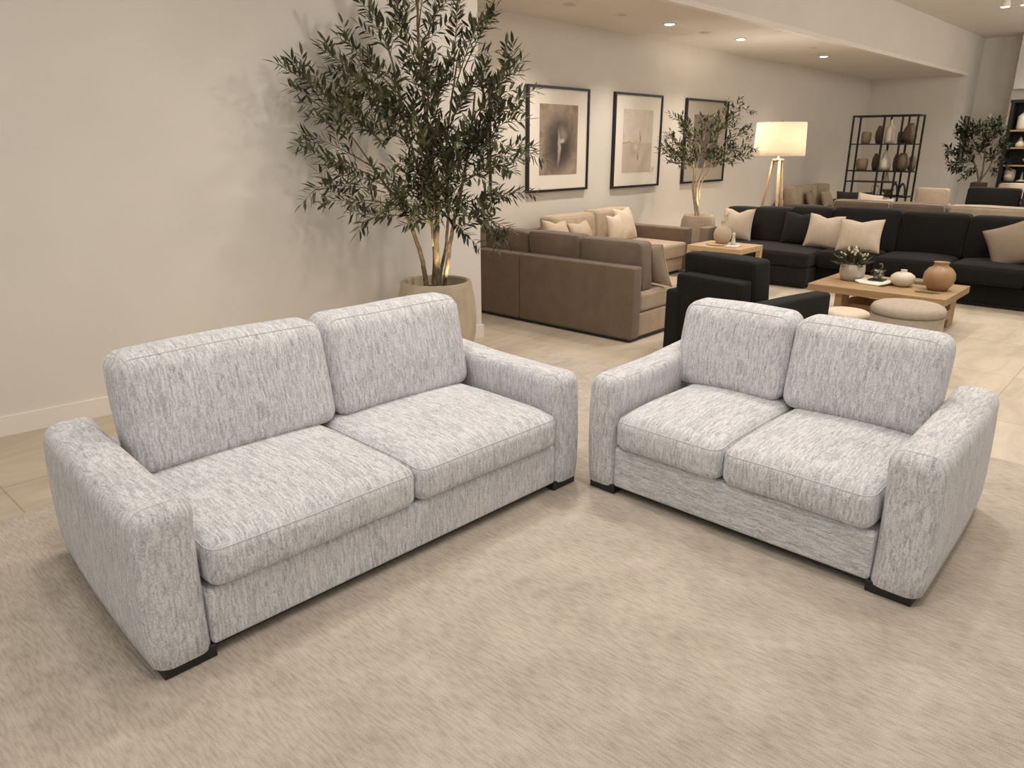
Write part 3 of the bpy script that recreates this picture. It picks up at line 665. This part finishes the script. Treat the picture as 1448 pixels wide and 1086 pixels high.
tray = tag(mk('tray', [rbox((-.17, .17, -.15, .15, 0, .016), .007, (6, 6, 1), 2, lambda p, h: V((p.x, p.y, p.z+.02*max(0, abs(p.y)/h[1]-.75)/.25)))], 'paper'), 'thin white tray with upturned ends on the coffee table', 'tray'); tray.location = (8.06, 2.315, ZT); tray.rotation_euler = (0, 0, R(-12))
tag(mk('coaster', [box(-.075, .075, -.075, .075, 0, .012)], 'slate', smooth=False), 'dark square slate under the small planted jar on the white tray', 'coaster').location = (8.14, 2.345, ZT+.018)
t = thing('planted_jar', 'small mossy jar with a curled green shoot on the dark slate', 'plant', (8.145, 2.345, ZT+.031))
mk('jar', [lathe([(.03, 0), (.042, .004), (.046, .05), (.044, .085), (.038, .09), (.036, .08), (.01, .08)], n=24)], 'concrete', t)
vs, fs = [], []
for k in range(80):
    a = rs.uniform(0, 2*pi); leaf(vs, fs, V((cos(a)*.035, sin(a)*.035-.0, rs.uniform(.03, .10))), V((cos(a), sin(a)+.5, rs.uniform(-.6, .6))), V((0, 0, 1)), .045, .010, .2, True)
mk('foliage', [(vs, fs), tube(smooth_path([(0, -.01, .08), (.0, -.03, .12), (0, -.02, .155), (.0, .0, .15)], 4), [.008]*12+[.011], 6)], 'leaf2', t)
t = coffee_item('squat_vase', 'squat white vase with a tiny neck on the coffee table', 'vase', 8.06, 2.085)
mk('body', [lathe([(.05, 0), (.07, .003), (.105, .035), (.118, .07), (.108, .105), (.07, .132), (.032, .142), (.027, .155), (.032, .163), (.022, .163), (.018, .15), (.005, .148)], n=40)], 'ceramic', t)
t = coffee_item('round_vase', 'round tan clay vase with a short flared neck on the coffee table', 'vase', 8.07, 1.765)
mk('body', [lathe([(.06, 0), (.085, .004), (.125, .06), (.142, .115), (.136, .165), (.105, .21), (.068, .232), (.062, .25), (.066, .266), (.072, .272), (.062, .272), (.054, .255), (.052, .236), (.01, .23)], n=44)], 'tan', t)
tag(mk('book', [box(-.10, .10, -.15, .15, 0, .03, .003)], 'dim_box', smooth=False), 'beige book lying behind the two vases on the coffee table', 'book').location = (8.37, 1.96, ZT)
vs, fs = [], []
for k in range(13): leaf(vs, fs, V((0, k*.014-.09, .004)), V((.8*(-1)**k, .6, .03)), V((0, 0, 1)), .06, .010, .2, True)
tag(mk('leaf_sprig', [(vs, fs), tube([(0, -.12, .004), (0, .0, .005), (0, .10, .004)], .0025, 5)], 'leaf2'), 'cut green sprig lying in front of the tan vase', 'sprig').location = (7.83, 1.80, ZT+.001)

# ottomans
def ottoman(label, x, y, r, h, m, cat='ottoman', group=None):
    t = thing('round_ottoman', label, cat, (x, y, 0), 0, group)
    mk('body', [lathe([(r*.93, .02), (r*.97, .03), (r*.985, h*.35), (r*.985, h*.825), (r*.965, h*.838)], n=48)], m, t)
    mk('seat_pad', [lathe([(r*.96, h*.843), (r*1.0, h*.855), (r*1.012, h*.88), (r*1.0, h*.92), (r*.955, h*.955), (r*.85, h*.98), (r*.5, h*.998), (.01, h*1.003)], n=48)], m, t)
    mk('foot_ring', [lathe([(r*.85, .001), (r*.86, .002), (r*.86, .022), (r*.5, .022)], n=32)], 'blackwood', t)
ottoman('round greige fabric ottoman in front of the oak coffee table', 6.38, 1.575, .27, .56, 'stone_fab')
ottoman('low round cream ottoman between the armchair and the loveseat back', 6.45, 2.065, .19, .42, 'cream')

# stool block by the small tree
tag(mk('cube_stool', [rbox((-.14, .14, -.07, .07, .001, .62), .02, (2, 2, 2), 3)], 'taupil'), 'narrow mushroom upholstered stool between the small tree pot and the charcoal chaise', 'stool').location = (9.95, 5.26, 0)

# ------------------------------------------------------------------ floor lamp
t = thing('floor_lamp', 'tripod floor lamp with a lit cream drum shade behind the charcoal sectional', 'lamp', (11.5, 5.0, 0))
for k in range(3):
    a = R(100+120*k); mk('leg', [tube([(cos(a)*.30, sin(a)*.30, .001), (cos(a)*.065, sin(a)*.065, 1.53)], [.020, .024], 8)], 'oakleg', t)
mk('hub', [lathe([(.03, 1.50), (.085, 1.51), (.085, 1.545), (.02, 1.55), (.012, 1.60)], n=24)], 'oakleg', t)
mk('lamp_shade', [lathe([(.382, 1.59), (.362, 2.075), (.358, 2.075), (.378, 1.59), (.382, 1.59)], n=56, cap=False)], 'shade', t)
mk('rod', [tube([(0, 0, 1.55), (0, 0, 1.74)], .008, 8), tube([(-.37, 0, 2.06), (.37, 0, 2.06)], .004, 6), tube([(0, 0, 1.9), (0, 0, 2.10)], .006, 6)], 'metal', t)
mk('bulb', [lathe([(.015, 1.74), (.03, 1.77), (.034, 1.80), (.022, 1.83), (.004, 1.84)], n=16)], mat('bulb_glow', (1, .9, .7), .4, .01, 3, emit=(1, .82, .58, 30)), t)

# ------------------------------------------------------------------ étagère
SX, SY0, SY1, SD = 16.2, 4.38, 5.57, .42
t = thing('open_shelf', 'tall black metal open shelf unit against the far end of the bay', 'shelf', (SX, SY0, 0))
wd = SY1-SY0; hgt = 2.31; pr = .016
ys = [0, .27, .60, wd]
for y in ys:
    for x in (0, SD): mk('post', [sbox(x-pr, x+pr, y-pr, y+pr, .001, hgt)], 'metal', t, smooth=False)
mk('top_frame', [sbox(-pr, pr, 0, wd, hgt-.03, hgt), sbox(SD-pr, SD+pr, 0, wd, hgt-.03, hgt), sbox(0, SD, -pr, pr, hgt-.03, hgt), sbox(0, SD, wd-pr, wd+pr, hgt-.03, hgt)], 'metal', t, smooth=False)
SZ = [1.775, 1.26, .78, .3]
for z in SZ: mk('shelf_board', [sbox(-pr, SD+pr, -.01, wd+.01, z-.022, z)], 'metal', t, smooth=False)
mk('shelf_board', [sbox(-pr, SD+pr, .32, wd, 1.03, 1.05)], 'metal', t, smooth=False)
def shelf_obj(name, label, cat, prof, y, z, m, x=.2, n=20):
    o = tag(mk(name, [lathe(prof, n=n)], m), label, cat, 'ornaments on the black shelf unit'); o.location = (SX+x, SY0+y, z+.001)
bottle = [(.06, 0), (.10, .005), (.105, .06), (.10, .28), (.06, .33), (.03, .36), (.025, .44), (.01, .45)]
jar = [(.07, 0), (.10, .01), (.15, .12), (.14, .24), (.08, .33), (.06, .36), (.01, .36)]
gourd = [(.06, 0), (.11, .01), (.13, .09), (.10, .2), (.05, .29), (.03, .36), (.008, .40)]
crock = [(.08, 0), (.10, .005), (.115, .10), (.115, .22), (.09, .25), (.02, .25)]
Z1, Z2, Z3, Z4, Z5 = 1.775, 1.26, .78, 1.05, .3
sc = lambda pf, a, b: [(r*a, z*b) for r, z in pf]
shelf_obj('tall_bottle', 'tall white bottle in the middle of the top shelf', 'bottle', sc(bottle, .9, 1.0), .51, Z1, 'ceramic', .15)
shelf_obj('crock', 'khaki crock at the left of the top shelf', 'crock', sc(crock, .8, .9), .94, Z1, 'dim_box', .12)
shelf_obj('lidded_jar', 'dark wicker jar at the left of the top shelf beside the khaki crock', 'jar', sc(jar, .5, .95), .76, Z1, 'wicker', .32)
shelf_obj('lidded_jar', 'large brown wicker jar at the right of the top shelf', 'jar', sc(jar, .85, 1.05), .16, Z1, 'wicker')
shelf_obj('crock', 'brown crock beside the wicker jar at the right of the top shelf', 'crock', sc(crock, .6, .9), .34, Z1, 'wicker', .32)
shelf_obj('gourd_vase', 'white gourd shaped vase in the middle of the second shelf', 'vase', sc(gourd, .95, 1.0), .53, Z2, 'ceramic', .15)
shelf_obj('crock', 'khaki crock at the left of the second shelf', 'crock', sc(crock, .95, .9), .95, Z2, 'dim_box', .12)
shelf_obj('lidded_jar', 'dark wicker jar right of the khaki crock on the second shelf', 'jar', sc(jar, .45, .9), .76, Z2, 'wicker', .32)
shelf_obj('lidded_jar', 'dark narrow wicker jar right of the white gourd vase on the second shelf', 'jar', sc(jar, .4, .9), .36, Z2, 'wicker', .30)
shelf_obj('lidded_jar', 'largest brown wicker jar on the second shelf', 'jar', sc(jar, .85, .95), .20, Z2, 'wicker', .13)
shelf_obj('lidded_jar', 'small wicker jar at the right end of the second shelf', 'jar', sc(jar, .55, .8), .08, Z2, 'wicker', .34)
shelf_obj('footed_bowl', 'khaki footed bowl on the third shelf', 'bowl', [(.05, 0), (.07, .005), (.04, .03), (.12, .10), (.13, .115), (.02, .10)], .44, Z3, 'dim_box', .28)
shelf_obj('finial', 'white pointed finial on the half height shelf', 'ornament', [(.05, 0), (.07, .01), (.05, .05), (.03, .14), (.006, .22)], .47, Z4, 'ceramic')
shelf_obj('stone_disc', 'round white stone ornament low on the shelf unit', 'ornament', [(.03, 0), (.05, .005), (.05, .03), (.08, .10), (.08, .15), (.05, .19), (.01, .20)], .62, Z3, 'ceramic', .10)
for k, (y, lb) in enumerate(((.27, 'dark arched sculpture on the third shelf, left one of the pair'), (.13, 'dark arched sculpture on the third shelf, right one of the pair'))):
    pts = [(0, y-.06, .02), (0, y-.045, .16), (0, y, .24), (0, y+.045, .16), (0, y+.06, .02)]
    o = tag(mk('arch_sculpture', [tube(smooth_path(pts, 5), .018, 8), sbox(-.04, .04, y-.09, y+.09, 0, .02)], 'slate'), lb, 'ornament', 'ornaments on the black shelf unit'); o.location = (SX+.15, SY0, Z3+.001)

# ------------------------------------------------------------------ sofas in the rows behind
def plain_sofa(name, label, loc, rz, W, backs, seats, m, zt=.9, D=.95, arms=True, armm=None, aw=.16, group=None, back_h=.66):
    """width along local x, front towards local -y; backs/seats = list of (x0, x1, material)"""
    t = thing(name, label, 'sofa', loc, rz, group); hw = W/2
    mk('base', [rbox((-hw, hw, 0, D, .05, .26), .02, (6, 3, 2), 3)], m, t)
    mk('back_frame', [rbox((-hw, hw, D-.15, D, .20, back_h), .03, (6, 2, 3), 3)], m, t)
    if arms:
        for s in (-1, 1):
            a, b = sorted((s*hw, s*(hw+aw))); mk('arm', [rbox((a, b, 0, D, .05, .60), .03, (2, 4, 3), 3)], armm or m, t)
    e = hw+(aw if arms else 0)
    for s in (-1, 1):
        for yy in (.05, D-.10):
            a, b = sorted((s*(e-.02), s*(e-.08))); mk('leg', [box(a, b, yy, yy+.06, .001, .055)], 'blackwood', t, smooth=False)
    for (a, b, mm) in seats: cush(t, 'seat_cushion', (a, b, -.01, D-.14, .262, .45), mm, .05, (2, .02), None, .004, None, 6, 3)
    for (a, b, mm) in backs: cush(t, 'back_cushion', (a, b, D-.38, D-.155, .44, zt), mm, .05, (1, .03), (1, .06), .008, 'sand2' if mm != 'char' else 'charp', 7, 3, both=True, pr=.007)
    return t
# second row, back to back with the charcoal sectional (faces away)
plain_sofa('sofa', 'taupe and sand sofa standing back to back behind the charcoal sectional', (12.25, 2.75, 0), 90, 2.9,
    [(.53, 1.32, 'taupe2'), (-.18, .51, 'taupe2'), (-1.30, -.20, 'sand2')][::1], [(-1.43, -.49, 'taupe2'), (-.48, .47, 'taupe2'), (.48, 1.43, 'taupe2')], 'taupe', .985, .95, armm='taupe')
# beige sofa along the back wall left of the shelf
t = plain_sofa('sofa', 'sand sofa along the back wall behind the lit floor lamp', (16.38, 5.66, 0), 0, 2.0, [(-.95, -.05, 'sand2'), (-.03, .27, 'sand2'), (.29, .98, 'sand2')], [(-.99, -.01, 'sand'), (.01, .99, 'sand')], 'sand', .93, .98, armm='taupe')
G3 = 'throw pillows on the sand sofa by the back wall'
pillow('throw_pillow', 'mushroom pillow on the sand sofa behind the floor lamp', .45, .40, (15.98, 6.08, .46), 8, 'taupil', .08, 20, group=G3, seed=12)
pillow('throw_pillow', 'pale pillow at the right part of the sand sofa behind the floor lamp', .48, .36, (16.78, 6.05, .46), 0, 'oat', .09, 20, group=G3, seed=13)
# daybed with pillows in front of the shelf
t = thing('daybed', 'low cream daybed in front of the black shelf unit', 'daybed', (14.6, 4.65, 0))
mk('base', [rbox((-.42, .42, -.75, .55, .05, .30), .03, (2, 4, 2), 3)], 'cream', t); cush(t, 'mattress', (-.44, .44, -.76, .56, .30, .50), 'cream', .05, (2, .02), None, .004, None, 6, 3)
G4 = 'pillows on the cream daybed'
pillow('throw_pillow', 'dark charcoal pillow on the cream daybed in front of the shelf', .62, .42, (14.85, 4.92, .515), -75, 'charp', .08, 20, group=G4, seed=14)
pillow('throw_pillow', 'cream pillow leaning on the dark pillow of the daybed', .42, .42, (14.60, 4.58, .515), -70, 'cream', .08, 26, 8, group=G4, seed=15)
pillow('throw_pillow', 'cream pillow at the right end of the daybed below the shelf', .42, .34, (14.45, 4.30, .515), -80, 'cream', .09, 26, -4, group=G4, seed=16)
# third row
plain_sofa('sofa', 'small sand sofa right of the black shelf unit', (15.7, 3.96, 0), -90, .60, [(-.28, .28, 'sand2')], [(-.30, .30, 'sand')], 'sand', .95, .95, aw=.06)
plain_sofa('sofa', 'far charcoal sofa behind the sand back cushions, below the right plant', (16.6, 2.63, 0), -90, 1.9, [(-.92, -.02, 'char'), (.02, .92, 'char')][::-1], [(-.94, -.01, 'char'), (.01, .94, 'char')], 'char', .955, .95, aw=.05)
pillow('throw_pillow', 'charcoal pillow on the right half of the far charcoal sofa', .62, .34, (16.98, 2.30, .465), -90, 'charp', .09, 20, group='pillows on the far charcoal sofa', seed=17)
plain_sofa('sofa', 'cream sofa furthest back in front of the black cabinet', (18.55, 2.65, 0), -90, 1.5, [(-.73, -.01, 'cream'), (.01, .73, 'cream')], [(-.74, -.01, 'cream'), (.01, .74, 'cream')], 'cream', .97, .9, aw=.12, back_h=.8)

# right plant, cabinet, leaning mirror
TB3 = (19.0, 3.72, 0)
t = thing('potted_plant', 'leafy dark plant in a tall brown planter by the far right wall', 'plant', TB3)
mk('pot', [rbox((-.14, .14, -.14, .14, .001, .98), .01, (1, 1, 1), 2)], 'brownpot', t); mk('soil', [lathe([(.02, .975), (.12, .976), (.11, .988), (.03, .99)], n=16)], 'soil', t)
rs = random.Random(9)
def T3(px, py, off=0): return at_tree(TB3, px, py, off)
stems = [([(-.03, 0, .98), T3(1381, 240), T3(1372, 215), T3(1362, 200)], .022, .008), ([(.02, 0, .98), T3(1390, 240, -.05), T3(1393, 215, -.05), T3(1398, 190)], .024, .008), ([(.05, .02, .98), T3(1396, 242, .1), T3(1404, 225, .1), T3(1410, 205, .1)], .018, .008)]
tips = [(1343, 212, 0, 1368, 215), (1345, 232, 0, 1372, 225), (1352, 195, 0, 1368, 208), (1360, 182, .1, 1370, 205), (1372, 185, 0, 1375, 210), (1352, 242, -.1, 1376, 232), (1385, 178, 0, 1393, 205), (1395, 176, .1, 1396, 200), (1405, 174, 0, 1400, 195), (1414, 182, 0, 1402, 205), (1422, 195, 0, 1405, 215), (1424, 210, 0, 1405, 220), (1420, 228, -.1, 1402, 230), (1410, 240, -.1, 1398, 236), (1365, 225, -.4, 1382, 235), (1380, 205, -.4, 1388, 225), (1400, 215, -.4, 1395, 230), (1390, 195, -.3, 1392, 220), (1360, 210, -.3, 1378, 228), (1372, 240, -.3, 1384, 240)]
build_tree(t, stems, [(T3(bx, by, ob*.3), T3(px, py, ob), .06) for (px, py, ob, bx, by) in tips], 'leaf3', 'bark', rs, L=.16, w=.030, step=.045, tstep=.10, twig=(.18, .38), simple=True)
t = thing('display_cabinet', 'tall black open display cabinet at the far right edge', 'cabinet', (19.9, 1.52, 0))
CW, CDp, CHh = 2.05, .5, 2.62
mk('side_panel', [sbox(0, CDp, CW-.07, CW, .001, CHh)], 'metal', t, smooth=False); mk('side_panel', [sbox(0, CDp, 0, .07, .001, CHh)], 'metal', t, smooth=False)
mk('back_panel', [sbox(CDp-.02, CDp, .07, CW-.07, .05, CHh)], 'blackwood', t, smooth=False); mk('top_panel', [sbox(-.02, CDp, -.02, CW+.02, CHh, CHh+.06)], 'metal', t, smooth=False)
CZ = [2.06, 1.70, 1.33, .98]
for z in CZ: b = mk('shelf_board', [sbox(.02, CDp-.02, .07, CW-.07, z-.03, z)], 'oak' if z != .98 else 'metal', t, smooth=False)
mk('lower_doors', [sbox(0, .02, .07, CW-.07, .05, .95)], 'metal', t, smooth=False)
G5 = 'ornaments in the black display cabinet'
for (nm, lb, y, z, pf) in (('bottle', 'tall white bottle vase on the top shelf of the cabinet', 1.80, 2.06, [(r*1.1, q) for r, q in bottle]), ('round_vase', 'wide white vase beside the bottle on the top cabinet shelf', 1.56, 2.06, [(r, q*.8) for r, q in crock]), ('gourd_vase', 'white gourd vase on the second cabinet shelf', 1.78, 1.70, [(r*.7, q*.55) for r, q in gourd]), ('bowl', 'pale stacked bowls on the third cabinet shelf', 1.50, 1.33, [(.05, 0), (.09, .01), (.17, .10), (.18, .13), (.02, .12)]), ('finial', 'small white finial on the lowest open cabinet shelf', 1.62, .98, [(.10, 0), (.11, .01), (.03, .04), (.015, .16), (.004, .2)]), ('crock', 'pale crock on the lowest open cabinet shelf behind the plant', 1.86, .98, crock)):
    o = tag(mk(nm, [lathe(pf, n=20)], 'ceramic'), lb, 'ornament', G5); o.location = (20.12, 1.52+y, z+.001)
t = thing('wall_mirror', 'narrow dark framed mirror on the lit wall behind the right plant', 'mirror', (20.95, 4.615, 1.35))
mk('frame', [sbox(-.22, .22, -.03, -.001, 0, .03), sbox(-.22, .22, -.03, -.001, 1.02, 1.05), sbox(-.22, -.19, -.03, -.001, .03, 1.02), sbox(.19, .22, -.03, -.001, .03, 1.02)], 'frame', t, smooth=False)
mk('mirror_glass', [sbox(-.19, .19, -.012, -.002, .03, 1.02)], mat('dim_mirror', (.35, .32, .28), .08, .02, 3, metal=1), t, smooth=False)

# ------------------------------------------------------------------ ceiling fittings
def downlight(x, y, z, lit, label):
    t = thing('downlight', label, 'ceiling light', (x, y, z), 0, 'recessed lights in the bay ceiling')
    mk('trim_ring', [lathe([(.062, -.001), (.095, -.001), (.095, -.008), (.062, -.010), (.062, -.001)], n=28, cap=False)], 'white', t)
    mk('lens', [lathe([(.004, -.004), (.06, -.004), (.06, -.014), (.04, -.017), (.004, -.018)], n=24)], 'lens' if lit else 'lens_off', t)
DL = [(9.33, 5.74, 1, 'lit recessed light above the second framed print'), (11.34, 5.72, 1, 'lit recessed light above the grey print and the small tree'), (14.5, 5.66, 1, 'lit recessed light furthest along the bay ceiling'),
      (7.33, 5.82, 0, 'unlit recessed light nearest the wall corner'), (8.29, 5.78, 0, 'unlit recessed light before the first lit one'), (10.37, 5.78, 0, 'unlit recessed light between the first two lit ones'), (13.1, 5.3, 0, 'unlit recessed light before the furthest lit one')]
for x, y, l, lb in DL: downlight(x, y, CE, l, lb)
t = thing('track_spotlight', 'twin head white spotlight under the high ceiling at the top right', 'ceiling light', (15.4, 2.98, HC))
mk('canopy', [sbox(-.05, .05, -.22, .22, -.04, -.001)], 'white', t, smooth=False)
for y in (-.14, .14):
    h = mk('spot_head', [lathe([(.03, 0), (.055, -.01), (.075, -.15), (.07, -.16), (.065, -.155)], (0, y, -.05), 20)], 'white', t); mk('lens', [lathe([(.004, -.14), (.066, -.14), (.066, -.158), (.004, -.159)], (0, y, -.05), 20)], 'lens', h)

# ------------------------------------------------------------------ lights
def spot(x, y, z, tx, ty, tz, W, size=100, blend=.8, rad=.10, col=(1, .925, .835)):
    l = bpy.data.lights.new('spot', 'SPOT'); l.energy = W; l.spot_size = R(size); l.spot_blend = blend; l.shadow_soft_size = rad; l.color = col
    o = bpy.data.objects.new('spot_light', l); C.objects.link(o); o.location = (x, y, z)
    o.rotation_euler = (V((tx, ty, tz))-V((x, y, z))).to_track_quat('-Z', 'Y').to_euler()
for (x, y, l, lb) in DL:
    if l: spot(x, y, CE-.03, x, y-.15, 0, 230 if x < 14 else 75, 125, 1.0, .07, (1, .90, .78))
spot(7.33, 5.8, CE-.03, 7.33, 5.8, 0, 200, 125, 1.0, .05, (1, .90, .78))  # extra spot under the unlit fitting, added to brighten the picture wall
HL = [(1.6, 3.3, 105), (4.3, 3.4, 190), (4.9, 1.6, 170), (2.8, 2.9, 90), (0.8, 1.2, 110), (2.6, .2, 120), (5.2, -.8, 110), (7.0, 3.0, 190), (8.0, 1.0, 190), (10.2, 2.2, 130), (12.5, 2.8, 190), (15.4, 2.98, 260), (18.5, 3.2, 330), (20.3, 2.6, 150), (18.5, .5, 220)]
for x, y, w in HL: spot(x, y, HC-.05 if (x, y) != (15.4, 2.98) else HC-.25, x, y, 0, w, 120, .9, .13)
# tree spot inferred from its shadow, then an added spot brightening the left wall
spot(5.6, 2.2, HC-.1, 3.0, 5.1, 1.3, 125, 80, 1.0, .10)
spot(2.0, 1.6, HC-.1, 1.2, 5.3, 1.2, 40, 90, 1.0, .15)
# added fill points without fittings, brightening the bulkhead and high ceiling
for x, y, z, e in ((6.5, .6, 3.3, 50), (10.5, .9, 3.4, 75), (14.5, .9, 3.5, 65), (18.0, 1.2, 3.5, 55)):
    l = bpy.data.lights.new('ambient_fill', 'POINT'); l.energy = e; l.color = (1, .94, .86); l.shadow_soft_size = .3
    o = bpy.data.objects.new('ambient_fill_light', l); C.objects.link(o); o.location = (x, y, z)
# in-pot uplights of the olive tree
spot(TB[0]-.10, TB[1]-.10, .66, TB[0]-.18, TB[1]+.15, 2.2, 16, 75, .7, .02, (1, .80, .52))
spot(TB[0]+.04, TB[1]-.13, .66, TB[0]+.02, TB[1]+.02, 2.2, 12, 60, .7, .02, (1, .80, .52))
spot(TB2[0]-.05, TB2[1]-.12, .72, TB2[0], TB2[1]+.1, 2.2, 16, 70, .7, .02, (1, .84, .6))
# lamp bulb
l = bpy.data.lights.new('bulb', 'POINT'); l.energy = 40; l.color = (1, .91, .79); l.shadow_soft_size = .05
o = bpy.data.objects.new('bulb_light', l); C.objects.link(o); o.location = (11.5, 5.0, 1.86)
w = bpy.data.worlds.new('showroom_glow'); S.world = w; w.use_nodes = True
bg = w.node_tree.nodes['Background']; bg.inputs[0].default_value = (1, .93, .84, 1); bg.inputs[1].default_value = .75

S.view_settings.view_transform = 'Standard'; S.view_settings.look = 'None'; S.view_settings.gamma = 1; S.view_settings.exposure = -.1
S.view_settings.use_curve_mapping = False
S.cycles.use_denoising = True
S.cycles.max_bounces = 8; S.cycles.diffuse_bounces = 5; S.cycles.glossy_bounces = 3; S.cycles.transmission_bounces = 4
S.cycles.sample_clamp_indirect = 6
